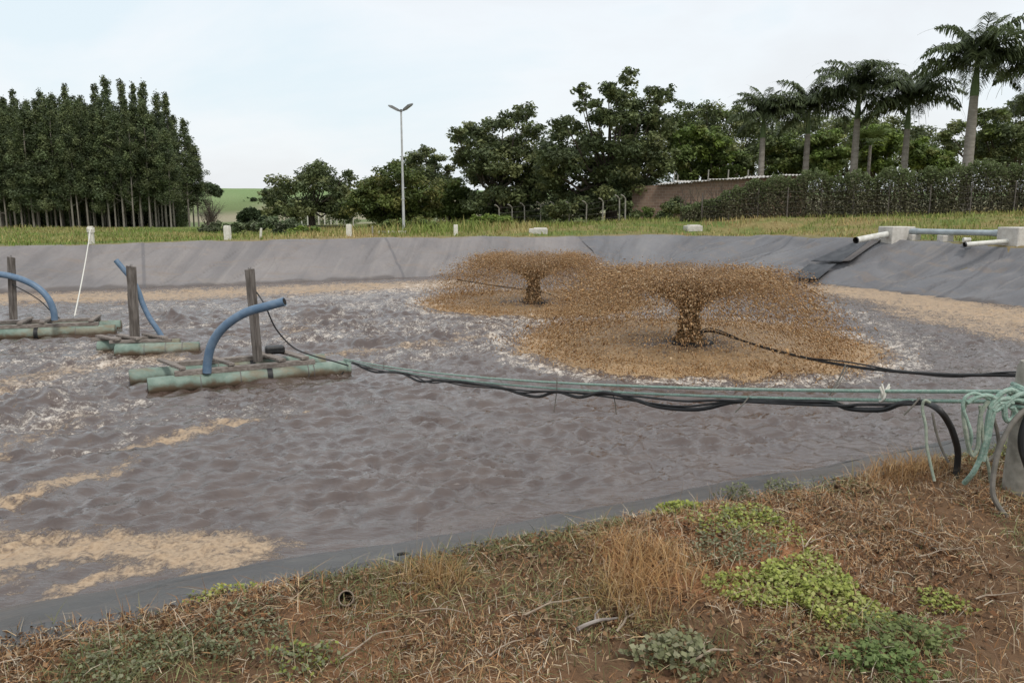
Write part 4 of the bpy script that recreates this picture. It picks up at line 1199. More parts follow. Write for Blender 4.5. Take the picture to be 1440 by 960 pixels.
pxtree("broadleaf_tree", "dark spreading tree with layered branches behind the tallest palm, right edge", "tree", (1420, 296), 66,
       [(1330, 190, 12), (1345, 178, 10), (1385, 165, 12), (1405, 158, 14), (1430, 150, 14), (1450, 150, 14), (1380, 190, 16), (1410, 185, 20), (1440, 185, 22), (1400, 212, 18), (1430, 212, 20), (1375, 215, 13), (1340, 205, 12), (1460, 205, 20), (1365, 200, 10)], None, 17000, palette=DK + MD[1:2], trunk=.32)
pxtree("broadleaf_tree", "dark backdrop tree behind the palm crowns", "tree", (1190, 300), 84,
       [(1120, 180, 16), (1150, 172, 16), (1185, 175, 16), (1220, 172, 16), (1255, 180, 16), (1285, 185, 14), (1140, 200, 16), (1200, 200, 18), (1270, 205, 18), (1170, 225, 18), (1230, 225, 18), (1300, 190, 10)], None, 13000, palette=DK, trunk=.3)

pxtree("broadleaf_tree", "broad backdrop tree filling the gap behind the two leftmost palms", "tree", (1060, 300), 92,
       [(960, 178, 20), (1000, 176, 22), (1040, 172, 22), (1080, 170, 22), (1120, 176, 22), (980, 205, 22), (1020, 205, 24), (1060, 205, 24), (1100, 205, 24), (1140, 205, 22), (940, 205, 18)], None, 11000, palette=DK + MD[:2], trunk=.3, copies=2)
pxtree("broadleaf_tree", "broad backdrop tree right of centre behind the fourth palm", "tree", (1270, 298), 94,
       [(1165, 185, 20), (1205, 180, 22), (1245, 182, 22), (1285, 190, 20), (1180, 210, 22), (1225, 210, 24), (1270, 212, 24), (1310, 212, 20)], None, 9000, palette=DK + MD[:1], trunk=.3, copies=2)
# bushes left of the lamp, in the dip before the hill
for (px, py, d, cl, pal, lab) in [
    (395, 330, 52, [(365, 318, 9), (385, 312, 10), (405, 314, 11), (422, 318, 9), (395, 322, 10)], [(.10, .14, .06), (.13, .16, .085), (.16, .18, .11)], "pale grey-green shrub left of the fence posts"),
    (345, 331, 56, [(330, 318, 8), (348, 312, 9), (362, 318, 8)], [(.09, .12, .05), (.12, .145, .075)], "small grey-green shrub right of the white marker post by the gap"),
    (300, 331, 60, [(288, 322, 8), (302, 316, 8), (318, 322, 8)], [(.10, .125, .06), (.14, .16, .09)], "low pale shrub at the foot of the grove's right edge"),
    (425, 330, 50, [(412, 324, 7), (428, 322, 8), (442, 325, 7)], LT, "low bright green bush below the dark rounded tree"),
    (560, 322, 50, [(530, 316, 8), (548, 312, 9), (570, 314, 8), (592, 312, 9), (610, 316, 8)], MD, "low green bush around the lamp pole's base"),
    (690, 316, 56, [(672, 310, 9), (690, 306, 9), (708, 308, 10), (655, 312, 8)], LT, "tall bright green grass bush right of the lamp"),
    (910, 310, 54, [(895, 300, 9), (912, 296, 9), (930, 298, 10), (945, 290, 12), (960, 286, 12)], DK + MD[:1], "dark green bush in front of the brick wall"),
]:
    pxtree("shrub", lab, "shrub", (px, py), d, cl, None, 3600, size=(.06, .15), palette=pal, trunk=.05, copies=2, deep=.8)
for (px, py, d, cl, pal, lab) in [
    (450, 322, 104, [(385, 305, 12), (410, 298, 14), (440, 296, 15), (470, 298, 14), (500, 296, 15), (420, 312, 12), (460, 312, 12), (495, 312, 12)], DK, "dark thicket under the rounded tree behind the receding fence"),
    (600, 320, 78, [(530, 300, 14), (560, 298, 15), (590, 296, 15), (620, 296, 16), (650, 294, 16), (605, 312, 12), (640, 312, 12), (560, 312, 12)], DK + MD[:1], "dark thicket behind the lamp and its low bushes"),
    (720, 318, 74, [(675, 290, 16), (705, 288, 16), (735, 286, 17), (765, 288, 16), (690, 308, 13), (725, 308, 13), (760, 308, 13)], DK, "dark thicket at the foot of the second tallest tree"),
    (840, 317, 70, [(790, 282, 16), (820, 280, 17), (850, 284, 16), (880, 284, 15), (905, 285, 13), (800, 305, 13), (835, 305, 13), (870, 305, 13), (895, 305, 11)], DK, "dark thicket at the foot of the tallest tree behind bent posts"),
    (1010, 300, 88, [(925, 240, 16), (960, 238, 16), (1000, 236, 16), (1040, 236, 16), (1080, 236, 16), (1120, 234, 15), (940, 260, 15), (980, 258, 15)], DK + MD[:1], "dark thicket behind the brick wall"),
    (1250, 300, 86, [(1150, 234, 15), (1185, 234, 15), (1220, 234, 15), (1255, 232, 15), (1290, 232, 15), (1325, 228, 15), (1360, 225, 15), (1400, 222, 15), (1440, 222, 15)], DK + MD[:1], "dark thicket behind the palm trunks"),
]:
    pxtree("thicket", lab, "shrub", (px, py), d, cl, None, 4200, size=(.10, .2), palette=pal, trunk=.07, copies=2, deep=.35)
# bare grey shrub in the gap
q = atd(297, 331, 75); b0 = np.array([q[0], q[1], gz1(q[0], q[1])]); bs = tag(empty("bare_shrub", b0), "leafless grey-brown shrub standing at the grove's right edge", "shrub")
m = MB()
for k in range(60):
    a = random.uniform(0, 6.28); sp = random.uniform(.1, 1.5); hh = random.uniform(1.2, 3.3) * (1.1 - .25 * sp); t_ = np.array([math.cos(a) * sp, math.sin(a) * sp, hh])
    st_ = np.array([random.uniform(-.5, .5), random.uniform(-.5, .5), 0]); limb(m, st_, t_, .028, .008, 4, .5)
    for j in range(3):
        p_ = st_ + (t_ - st_) * random.uniform(.4, .9); limb(m, p_, p_ + np.array([random.uniform(-.6, .6), random.uniform(-.6, .6), random.uniform(.1, .7)]), .012, .005, 3, .4)
m.build("branches", M['bark'], bs)
# far valley trees
for (px, py, d, cl, lab) in [(292, 266, 230, [(285, 262, 7), (295, 262, 8), (302, 268, 6)], "tiny distant tree on the hilltop beside the grove"), (352, 284, 260, [(345, 284, 5), (356, 283, 5), (366, 286, 5), (375, 287, 5)], "distant dark clump of trees on the green hillside"),
                             (358, 306, 140, [(340, 303, 8), (352, 300, 9), (366, 302, 9), (378, 305, 9)], "dull green thicket in the valley before the hill")]:
    pxtree("distant_tree", lab, "tree", (px, py), d, cl, None, 1500, size=(.5, 1.0), palette=[(.075, .10, .05), (.06, .085, .04)], trunk=.2, copies=2)

# ------------------------------------------------------------------ eucalyptus grove
euc = []
for v_ in range(8):
    lowc = v_ >= 6; barec = v_ < 3                       # full to the ground, for the back rows
    Ht = 13.0; ce, ra = [], []; zs = .7 if lowc else random.uniform(2.7, 4.3) if barec else random.uniform(2.0, 3.2)
    z = zs
    while z < Ht:
        f = (z - zs) / (Ht - zs); R = (.6 + .85 * math.sin(min(1, f * 1.1 + .1) * math.pi) ** .6) * (1 - .5 * f ** 2)
        for k in range(5 if f > .18 or lowc else 2):
            a = random.uniform(0, 6.28); rr = R * random.uniform(.1, .9)
            ce.append((rr * math.cos(a), rr * math.sin(a), z + random.uniform(-.3, .3))); ra.append(random.uniform(.3, .7) * (1 - .5 * f))
        z += .45
    ce.append((0, 0, Ht)); ra.append(.25)
    V, Qx, col = cloud(ce, ra, 7500 if barec else 9500, 1.3, (.055, .13), None, .1, .42, [(.108, .138, .064), (.130, .158, .070), (.155, .180, .082), (.092, .118, .060)], .42)
    cm = npmesh("crown", V, Qx, col); cm.materials.append(M['leaf'])
    m = MB(); bend = random.uniform(-.3, .3)
    m.tube([(0, 0, -.3), (bend * .2, 0, 4), (bend, .1, 9), (0, 0, Ht - .3)], [.085, .072, .05, .018], 8, True, 4)
    for k in range(16):
        zz = random.uniform(1.6, 9); a = random.uniform(0, 6.28); L = random.uniform(.5, 1.2)
        m.tube([(bend * zz / 9, 0, zz), (L * .6 * math.cos(a), L * .6 * math.sin(a), zz + .35 * L), (L * math.cos(a), L * math.sin(a), zz + .75 * L)], [.022, .015, .007], 5)
    tm_o = m.build("trunk", M['eucbark'], None, smooth=True); tm = tm_o.data; bpy.data.objects.remove(tm_o)
    euc.append((cm, tm, Ht))


def eucalypt(px, D, topy, label):
    q = atd(px, 335, D); x, y = q[0], q[1]; z = gz1(x, y); tp = atd(px, topy, D)
    cm, tm, Ht = random.choice(euc[6:] if D > 82 else euc[:4] if D < 76 else euc[:6]); s = (tp[2] - z) / Ht
    e_ = tag(empty("eucalyptus_tree", (x, y, z), random.uniform(0, 6.28)), label, "tree", "eucalyptus trees of the grove")
    w = random.uniform(.85, 1.15); e_.scale = (w * random.uniform(.8, 1.1), w * random.uniform(.8, 1.1), s)
    for nm, me_ in (("crown", cm), ("trunk", tm)):
        o = bpy.data.objects.new(nm, me_); C.objects.link(o); o.parent = e_


tops = [(-22, 140), (-8, 132), (8, 137), (25, 141), (38, 130), (55, 146), (75, 127), (92, 137), (110, 123), (130, 139), (150, 123), (165, 109), (188, 117), (203, 118), (216, 121), (235, 133), (247, 135)]
ords = ["outermost left", "next outermost left", "first", "second", "third", "fourth", "fifth", "sixth", "seventh", "eighth", "ninth", "tenth", "eleventh", "twelfth", "thirteenth", "fourteenth", "fifteenth"]
for k, (px, ty) in enumerate(tops):
    lab = "slender eucalyptus forming the %s tip from the left on the grove's skyline" % ords[k]
    if k < 2: lab = "%s eucalyptus of the grove, mostly cut by the picture edge" % ords[k]
    if px == 165: lab = "tallest eucalyptus, its tip highest on the grove's skyline"
    eucalypt(px, 78 + random.uniform(-1, 1), ty, lab)
eucalypt(268, 77, 168, "shorter eucalyptus second from the right end of the grove")
eucalypt(281, 79, 205, "short leafy eucalyptus at the right end of the grove")
eucalypt(274, 82, 190, "short eucalyptus just behind the right end pair of the grove")
for D, n_, jit in ((71.5, 27, 14), (74.5, 27, 12), (83, 26, 10)):
    for k in range(n_):
        px = -40 + (295 if D < 80 else 300) * (k + random.uniform(-.3, .3)) / n_
        eucalypt(px, D + random.uniform(-.8, .8), 145 + random.uniform(-8, jit * 2) + (22 if px > 225 else 0) + max(0, px - 225) * .5,
                 "slender eucalyptus with bare pale trunk inside the dense grove" if D < 80 else "eucalyptus in the shaded back row of the grove")
for D, n_ in ((88, 24), (93, 24)):
    for k in range(n_):
        eucalypt(-40 + 305 * (k + random.uniform(-.3, .3)) / n_, D, 165 + random.uniform(-6, 20), "eucalyptus in the shaded back row of the grove")

# ------------------------------------------------------------------ palms
def frond(L, arch, droop, n=46):
    """feather frond along +x, root at origin"""
    f = np.linspace(0, 1, n); ang_ = arch - (arch + droop) * f ** 1.25
    dx, dz = np.cos(ang_) * L / n, np.sin(ang_) * L / n
    X, Z = np.cumsum(dx), np.cumsum(dz)
    P = np.stack([X, 0 * X, Z], -1); T = np.stack([np.cos(ang_), 0 * X, np.sin(ang_)], -1)
    V, Qx, c = [], [], []
    for i in range(4, n):
        ll = L * .25 * math.sin(min(1, .25 + f[i] * .95) * math.pi) ** .5 * (1.1 - .45 * f[i])
        for sg in (-1, 1):
            for sub in range(2):
                d = unit(np.array([.35, sg * random.uniform(.55, 1.0), random.uniform(-.35, .55)])); d = d[0] * T[i] + np.array([0, d[1], 0]) + np.array([0, 0, d[2]])
                d = unit(d); l2 = ll * random.uniform(.75, 1.1); w = .028
                p0 = P[i] + T[i] * sub * .04; p1 = p0 + d * l2 * .5; p2 = p1 + unit(d + np.array([0, 0, -1.2])) * l2 * .5
                sd_ = unit(np.cross(d, [0, 0, 1.0]) + 1e-6) * w
                k = len(V); V += [p0 - sd_, p0 + sd_, p1 + sd_ * 1.2, p1 - sd_ * 1.2, p2 + sd_ * .3, p2 - sd_ * .3]
                Qx += [[k, k + 1, k + 2, k + 3], [k + 3, k + 2, k + 4, k + 5]]
                cc2 = np.array([.105, .132, .062]) * random.uniform(.6, 1.45); c += [cc2] * 6
    k = len(V)
    for i in range(n):
        r = .035 * (1 - .8 * f[i]); V += [P[i] + [0, -r, 0], P[i] + [0, r, 0]]; c += [np.array([.12, .14, .055])] * 2
    for i in range(n - 1): Qx.append([k + 2 * i, k + 2 * i + 1, k + 2 * i + 3, k + 2 * i + 2])
    return np.array(V), np.array(Qx), np.array(c)


FR = []
for (L, ar, dr) in [(3.9, 1.3, .55), (4.2, 1.1, 1.0), (4.4, .85, 1.25), (4.2, .5, 1.4), (3.8, .05, 1.5), (3.2, 1.45, -.1)]:
    V, Qx, c_ = frond(L, ar, dr); mm = npmesh("frond", V, Qx, c_); mm.materials.append(M['leaf']); FR.append(mm)


def palm(px, D, cy, label, sc_=1.0, rot=0.0, tr=.2):
    q = atd(px, 300, D); x, y = q[0], q[1]; z = gz1(x, y); tp = atd(px, cy, D); Ht = tp[2] - z
    e_ = tag(empty("royal_palm", (x, y, z)), label, "palm tree", "royal palms behind the hedge")
    sh = 1.6 * sc_
    MB().tube([(0, 0, -.2), (0, 0, .5), (0, 0, Ht * .35), (0, 0, Ht * .6), (0, 0, Ht - sh)], [tr * 1.3, tr * 1.15, tr * 1.1, tr, tr * .85], 16, True, 3).build("trunk", M['palmbark'], e_, smooth=True)
    MB().tube([(0, 0, Ht - sh - .02), (0, 0, Ht - sh * .7), (0, 0, Ht - sh * .2), (0, 0, Ht + .1)], [tr * .92, tr * .88, tr * .55, tr * .3], 14, True, 3).build("crownshaft", M['palmgreen'], e_, smooth=True)
    k = 0
    for ring, (cnt, z_, choice) in enumerate(((3, .12, (5, 0)), (4, .05, (0, 1)), (6, -.02, (1, 2)), (7, -.1, (2, 3)), (7, -.18, (3, 4)))):
        for i in range(cnt):
            o = bpy.data.objects.new("frond", FR[random.choice(choice)]); C.objects.link(o); o.parent = e_
            o.location = (0, 0, Ht + z_); a = rot + ring * .7 + 6.283 * i / cnt + random.uniform(-.25, .25)
            s = sc_ * random.uniform(.9, 1.22); o.rotation_euler = (random.uniform(-.15, .15), random.uniform(-.1, .1), a); o.scale = (s, s, s)


palm(1067, 56, 166, "leftmost royal palm, short, beside the brick wall", .82, .2, .2)
palm(1129, 56, 158, "second royal palm from the left", .9, .9, .2)
palm(1196, 54, 132, "third royal palm from the left, feathery crown over light green tree", 1.0, .4, .22)
palm(1266, 53, 146, "fourth royal palm from the left, dark drooping crown", 1.0, 1.5, .2)
palm(1354, 48, 92, "tallest royal palm near the right edge, thick grey trunk", 1.08, .15, .27)
palm(1462, 48, 105, "royal palm cut by the right picture edge, drooping fronds", 1.05, .6, .26)
# small fan palm
q = atd(1222, 232, 58); e_ = tag(empty("fan_palm", (q[0], q[1], gz1(q[0], q[1]))), "small bright fan palm beside the third royal palm", "palm tree")
Hf = atd(1222, 205, 58)[2] - gz1(q[0], q[1]); MB().tube([(0, 0, -.2), (0, 0, Hf)], [.14, .1], 10).build("trunk", M['palmbark'], e_)
for k in range(12):
    a = k * .55 + random.uniform(-.2, .2); el = random.uniform(.1, 1.3); d = np.array([math.cos(a) * math.cos(el), math.sin(a) * math.cos(el), math.sin(el)]); c0 = np.array([0, 0, Hf]) + d * .8
    V, Qx = [], []; s1 = unit(np.cross(d, [0, 0, 1.0])); up_ = np.cross(s1, d)
    for j in range(15):
        b_ = (j / 14 - .5) * 3.6; dd2 = d * math.cos(b_) + s1 * math.sin(b_); k2 = len(V); sd_ = unit(np.cross(dd2, up_)) * .03
        V += [c0 - sd_, c0 + sd_, c0 + dd2 * .6 + sd_ * 1.4, c0 + dd2 * .6 - sd_ * 1.4, c0 + dd2 * .95 + [0, 0, -.12]]; Qx += [[k2, k2 + 1, k2 + 2, k2 + 3], [k2 + 3, k2 + 2, k2 + 4, k2 + 4]]
    V = np.array(V); me = bpy.data.meshes.new("fan_leaf"); me.from_pydata([tuple(v) for v in V], [], [tuple(dict.fromkeys(f)) for f in Qx]); me.update()
    a_ = me.attributes.new("col", 'FLOAT_COLOR', 'POINT'); a_.data.foreach_set("color", np.tile([.13, .17, .05, 1], len(V)).astype(np.float32))
    link("fan_leaf", me, M['leaf'], e_)
    MB().tube([np.array([0, 0, Hf]), c0], .02, 5).build("stalk", M['palmgreen'], e_)

# ------------------------------------------------------------------ hedge, fences, brick wall
h0, h1 = atd(958, 306, 50), atd(1560, 300, 42)
n = 84000
f = rng.random(n) ** .93; hd = np.array([h1[0] - h0[0], h1[1] - h0[1]]); Lh = np.linalg.norm(hd); hn = np.array([-hd[1], hd[0]]) / Lh
hx = h0[0] + hd[0] * f; hy = h0[1] + hd[1] * f
topn = 2.55 + .25 * sstep(.3, .8, f) + .9 * (fbm(f * 34, f * 0, 301) - .5) + .6 * (fbm(f * 150, f * 0, 305) - .5)
topn = topn * (.38 + .62 * sstep(.0, .26, f))
zz = rng.random(n) ** .8; w_ = (rng.random(n) - .5) * (1.5 + .4 * np.sin(f * 60)) * (1.05 - .35 * zz ** 3)
hx2, hy2 = hx + hn[0] * w_, hy + hn[1] * w_
hz0 = ground_z(hx2, hy2)
P = np.stack([hx2, hy2, hz0 + zz * topn], -1)
org = np.array([(h0[0] + h1[0]) / 2, (h0[1] + h1[1]) / 2, gz1((h0[0] + h1[0]) / 2, (h0[1] + h1[1]) / 2)])
V, Qx = leafquads(P - org, rng.uniform(.035, .088, n), .4, .55)
greenk = sstep(.45, .95, zz + rng.normal(0, .2, n))[:, None] * .8 + (rng.random(n)[:, None] < .12) * .25
col = (np.array([.160, .148, .092]) * (1 - greenk) + np.array([.155, .205, .080]) * greenk) * rng.uniform(.65, 1.3, (n, 1))
hed = tag(empty("hedge", org), "long dark clipped hedge along the fence below the palms", "hedge")
link("foliage", npmesh("foliage", V, Qx, np.repeat(col, 4, 0)), M['leaf'], hed)
m = MB()
for k in range(230):
    ff = random.random(); x, y = h0[0] + hd[0] * ff + random.uniform(-.5, .5), h0[1] + hd[1] * ff + random.uniform(-.5, .5); z = gz1(x, y)
    m.tube([np.array([x, y, z]) - org, np.array([x + random.uniform(-.3, .3), y, z + 1.2]) - org, np.array([x + random.uniform(-.5, .5), y, z + random.uniform(1.8, 2.6)]) - org], [.025, .018, .008], 5)
m.build("stems", M['bark'], hed)


def fence(pts, h, label, bent=True, wires=(.35, .75, 1.15, 1.55), r=.055, mat='concrete', group=None, wr=.008):
    """pts: ground points of the posts"""
    B = [np.array([p[0], p[1], gz1(p[0], p[1])]) for p in pts]; o_ = B[0]
    e_ = tag(empty("wire_fence", o_), label, "fence", group)
    for b in B:
        m = MB(); ln = random.uniform(-.03, .03)
        if bent: m.tube([b - o_ - [0, 0, .3], b - o_ + [ln, 0, h * .55], b - o_ + [ln * 1.5, 0, h * .85], b - o_ + [ln * 1.5 - .14, -.1, h * .95], b - o_ + [ln * 1.5 - .32, -.22, h]], r, 6)
        else: m.tube([b - o_ - [0, 0, .3], b - o_ + [ln, 0, h]], [r, r * .85], 7)
        m.build("fence_post", M[mat], e_)
    for z in wires:
        m = MB(); m.tube([b - o_ + np.array([0, -.06, z + random.uniform(-.02, .02)]) for b in B], wr, 4, True, 2); m.build("wire", M['wire'], e_)


def gp(px, d, py=316): return atd(px, py, d)[:2]
fence([gp(px, d) for px, d in ((702, 60), (720, 59.5), (738, 59), (760, 58.5), (779, 58), (800, 57), (824, 56), (847, 55), (871, 54), (879, 53.5))], 1.75, "wire fence with bent concrete posts below the tallest dark tree", r=.05, mat='oldconc')
fence([gp(px, d, 326) for px, d in ((425, 98), (433, 95), (441, 92), (449, 89), (457, 86), (466, 83), (474, 80), (485, 77), (497, 74))], 2.4, "wire fence with pale posts receding beneath the dark rounded tree", r=.075, mat='whitepost')
def on_hedge(px):
    k_ = (px - 720) / F; f_ = (k_ * h0[1] - h0[0]) / (hd[0] - k_ * hd[1])
    return (h0[0] + hd[0] * f_ - hn[0] * .62, h0[1] + hd[1] * f_ - hn[1] * .62)


fence([on_hedge(px) for px in (985, 1022, 1062, 1102, 1148, 1192, 1240, 1297, 1352, 1412, 1475)], 1.75, "wire fence with weathered wooden posts in front of the hedge", False, (.3, .6, .9, 1.2, 1.5), .04, 'woodpost', None, .004)

w0, w1 = atd(888, 313, 57), atd(1130, 309, 52)
zb0 = min(gz1(w0[0], w0[1]), gz1(w1[0], w1[1])) - .3
wd = np.array([w1[0] - w0[0], w1[1] - w0[1], 0]); Lw = np.linalg.norm(wd); wa = math.atan2(wd[1], wd[0])
wall = tag(empty("brick_wall", (w0[0], w0[1], zb0), wa), "long low brick wall with grey sheets on top behind the hedge", "wall")
tz = [(0, atd(888, 263, 57)[2] - zb0), (Lw * .35, atd(950, 257, 55.5)[2] - zb0), (Lw * .7, atd(1040, 251, 53.5)[2] - zb0), (Lw, atd(1110, 247, 52)[2] - zb0)]
V, Fs = [], []
for (x, z) in tz:
    V += [(x, 0, 0), (x, .22, 0), (x, .22, z), (x, 0, z)]
for i in range(3):
    for k in range(4): Fs.append([i * 4 + k, i * 4 + (k + 1) % 4, i * 4 + 4 + (k + 1) % 4, i * 4 + 4 + k])
Fs += [[3, 2, 1, 0], [12, 13, 14, 15]]
MB().add(V, Fs).build("wall_body", M['brick'], wall)
for k in range(8):
    x = Lw * (.22 + .10 * k); z = np.interp(x, [t_[0] for t_ in tz], [t_[1] for t_ in tz]); m = MB()
    Rm = Matrix.Rotation(random.uniform(-.05, .03), 3, 'Y') @ Matrix.Rotation(random.uniform(.0, .12), 3, 'X')
    V, Fs = [], []                       # corrugated sheet
    nn2 = 25
    for i in range(nn2):
        xx = (i / (nn2 - 1) - .5) * Lw * .112; zz_ = .035 * math.sin(i * 1.57)
        for (yy, dz) in ((-.55, 0), (.75, 0), (.75, -.02), (-.55, -.02)): V.append(Rm @ Vector((xx, yy, zz_ + dz)) + Vector((x, .1, z + .07 + .025 * (k % 2))))
    Fs = [[i * 4 + q_, i * 4 + (q_ + 1) % 4, i * 4 + 4 + (q_ + 1) % 4, i * 4 + 4 + q_] for i in range(nn2 - 1) for q_ in range(4)]
    m.add(V, Fs).build("roof_sheet", M['sheet'], wall)
for px_, hh in ((948, .9), (953, .6), (997, .8), (1025, .7), (1052, .6)):
    x = Lw * (px_ - 888) / 242; z = np.interp(x, [t_[0] for t_ in tz], [t_[1] for t_ in tz])
    MB().tube([(x, .35, z - .3), (x + .03, .35, z + hh)], .045, 6).build("stake", M['oldconc'], wall)

# ------------------------------------------------------------------ grass
def blades(P, L, W, lean, col, curl=.5, spread=None):
    n = len(P); a = rng.uniform(0, 6.283, n) if spread is None else spread
    d = np.stack([np.cos(a) * np.sin(lean), np.sin(a) * np.sin(lean), np.cos(lean)], -1)
    l2 = np.clip(lean + curl * rng.uniform(.2, 1.4, n), 0, 2.0); d2 = np.stack([np.cos(a) * np.sin(l2), np.sin(a) * np.sin(l2), np.cos(l2)], -1)
    s = np.stack([-np.sin(a), np.cos(a), 0 * a], -1); tw = rng.normal(size=(n, 3)) * .5; s = unit(s + tw) * W[:, None]
    L = L[:, None]; p1 = P + d * L * .55; p2 = p1 + d2 * L * .45
    V = np.stack([P - s, P + s, p1 + s * .8, p1 - s * .8, p2 + s * .12, p2 - s * .12], 1).reshape(-1, 3)
    i = np.arange(n)[:, None] * 6
    Q = np.concatenate([i + [0, 1, 2, 3], i + [3, 2, 4, 5]], 1).reshape(-1, 4)
    return V, Q, np.repeat(col, 6, 0)


def stuff(name, parts, mat, label, cat):
    V, Q, c = [], [], []; k = 0
    for (v, q, cc2) in parts: V.append(v); Q.append(q + k); c.append(cc2); k += len(v)
    o = link(name, npmesh(name, np.vstack(V), np.vstack(Q), np.vstack(c)), mat)
    return tag(o, label, cat, None, "stuff")


def pick(pal, n, var=.25):
    pal = np.array(pal); return pal[rng.integers(0, len(pal), n)] * rng.uniform(1 - var, 1 + var, (n, 1))


# band of grass along the far bank, thick beyond the crest
n = 56000
px = rng.uniform(-150, 1600, n); D = rng.uniform(26, 66, n)
X = (px - 720) / F * D; Y = D
sd = pond_sd(X, Y); r0 = fbm(X * .5, Y * .5, 401); side = sstep(-6, 8, X)
keep = (sd > BANK + .35 + rng.random(n) * .5) & (Y > 20)
X, Y, sd, r0, px = X[keep], Y[keep], sd[keep], r0[keep], px[keep]; n = len(X)
tall = sstep(.42, .7, r0) * sstep(1.5, 7, sd - BANK)
centre = np.exp(-((px - 620) / 160) ** 2) * sstep(3, 7, sd - BANK)
L = .08 + .16 * rng.random(n) + .25 * tall * rng.random(n) + .75 * centre * rng.random(n)
P = np.stack([X, Y, ground_z(X, Y) - .01], -1)
gk = np.clip(sstep(.40, .60, fbm(X * .22, Y * .22, 411)) * .8 + centre * .5 + .45 * (px < 420) + rng.normal(0, .2, n), 0, 1)[:, None]
col = (pick([(.42, .32, .14), (.50, .39, .20), (.34, .23, .11)], n) * (1 - gk) + pick([(.14, .20, .045), (.18, .24, .06), (.23, .26, .08)], n) * gk)
stuff("far_grass", [blades(P, L, rng.uniform(.011, .030, n), rng.uniform(0, .6, n), col)], M['drygrass'], "strip of green and straw coloured grass along the far bank", "grass")

# near bank: zones by position
def zone(x, y, pts, r):
    return sum(np.exp(-(((x - p[0]) ** 2 + (y - p[1]) ** 2) / r_ ** 2)) for p, r_ in zip(pts, r))


def g0(px, py): return at(px, py, 0.02)[:2]
LIME = [(g0(1075, 815), .13), (g0(1120, 840), .17), (g0(1180, 850), .15), (g0(1060, 752), .16), (g0(1020, 745), .12), (g0(942, 722), .10), (g0(968, 718), .08), (g0(1325, 850), .07), (g0(305, 832), .10)]
SOIL = [(g0(880, 925), .16), (g0(1345, 728), .22), (g0(1410, 930), .25), (g0(1380, 735), .16), (g0(1020, 890), .14), (g0(1440, 790), .2), (g0(820, 945), .13)]
TUFT = [(g0(900, 850), .20), (g0(935, 810), .18), (g0(870, 790), .16), (g0(1240, 668), .22), (g0(1290, 660), .2), (g0(610, 830), .14)]


def near_pts(n):
    x = rng.uniform(-4.2, 6.5, n); y = rng.uniform(1.2, 7.2, n); sd = pond_sd(x, y)
    rag = .10 * (fbm(x * 4, y * 4, 501) - .5)
    k = (sd > BANK + .02 + rag) & (y < 7) & (np.abs(x) < .78 * y + 1.0)
    return x[k], y[k], sd[k]


x, y, sd = near_pts(620000)
dens = .25 + .75 * sstep(.30, .62, fbm(x * 2.2, y * 2.2, 511)); soilm = np.minimum(1, zone(x, y, [q[0] for q in SOIL], [q[1] for q in SOIL]))
limem = np.minimum(1, zone(x, y, [q[0] for q in LIME], [q[1] for q in LIME]))
edge = 1 - sstep(.05, .45, sd - BANK)
dens = np.maximum(dens, edge) * (1 - .88 * soilm) * (1 - .25 * limem)
k = rng.random(len(x)) < dens; x, y, sd, edge = x[k], y[k], sd[k], edge[k]; n = len(x)
grn = np.clip(sstep(.46, .62, fbm(x * 1.6 + 5, y * 1.6, 521)) * .6 + .35 * np.exp(-((x + 1.0) / .8) ** 2) * sstep(.3, .7, sd - BANK) + rng.normal(0, .15, n), 0, 1)
hue = fbm(x * 3, y * 3, 531)
pal_d = pick([(.42, .25, .125), (.52, .37, .215), (.32, .17, .082), (.18, .105, .06), (.58, .47, .33), (.37, .195, .09), (.45, .39, .30)], n)
pal_g = pick([(.15, .165, .07), (.19, .20, .09), (.11, .13, .055), (.24, .22, .11)], n)
isg = (rng.random(n) < grn)[:, None]
col = np.where(isg, pal_g, pal_d) * (.7 + .6 * hue)[:, None]
tuftm = np.minimum(1, zone(x, y, [q[0] for q in TUFT], [q[1] for q in TUFT]))
L = rng.gamma(3, .0125, n) + .014 + .14 * tuftm * rng.random(n) + .035 * isg[:, 0] * rng.random(n)
orange = tuftm[:, None] * .8; col = col * (1 - orange) + pick([(.42, .245, .10), (.34, .185, .075), (.48, .32, .16)], n) * orange
lean = np.where(rng.random(n) < .55, rng.uniform(.9, 1.65, n), rng.uniform(.1, .9, n)); lean = np.where(tuftm > .4, rng.uniform(.1, 1.0, n), lean)
lift = np.where(lean > 1.2, rng.random(n) * .035, 0)
P = np.stack([x, y, ground_z(x, y) - .004 + lift], -1)
stuff("dry_grass", [blades(P, L, rng.uniform(.0007, .0022, n), lean, col, .7)], M['drygrass'], "dry brown and straw coloured grass covering the near bank", "grass")
NG = n
# flat litter of dead leaf bits
x, y, sd = near_pts(340000); soilm = np.minimum(1, zone(x, y, [q[0] for q in SOIL], [q[1] for q in SOIL]))
k = rng.random(len(x)) < (.2 + .8 * sstep(.35, .6, fbm(x * 2.6, y * 2.6, 541))) * (1 - .85 * soilm); x, y = x[k], y[k]; n = len(x)
P = np.stack([x, y, ground_z(x, y) + rng.random(n) * .03], -1)
V, Qx = leafquads(P, rng.gamma(3, .0022, n) + .003, .5, .5)
stuff("leaf_litter", [(V, Qx, np.repeat(pick([(.16, .085, .045), (.10, .058, .035), (.25, .15, .08), (.30, .21, .13), (.07, .045, .03), (.20, .10, .05)], n), 4, 0))], M['drygrass'], "dead brown leaf litter between the near bank's grass", "litter")
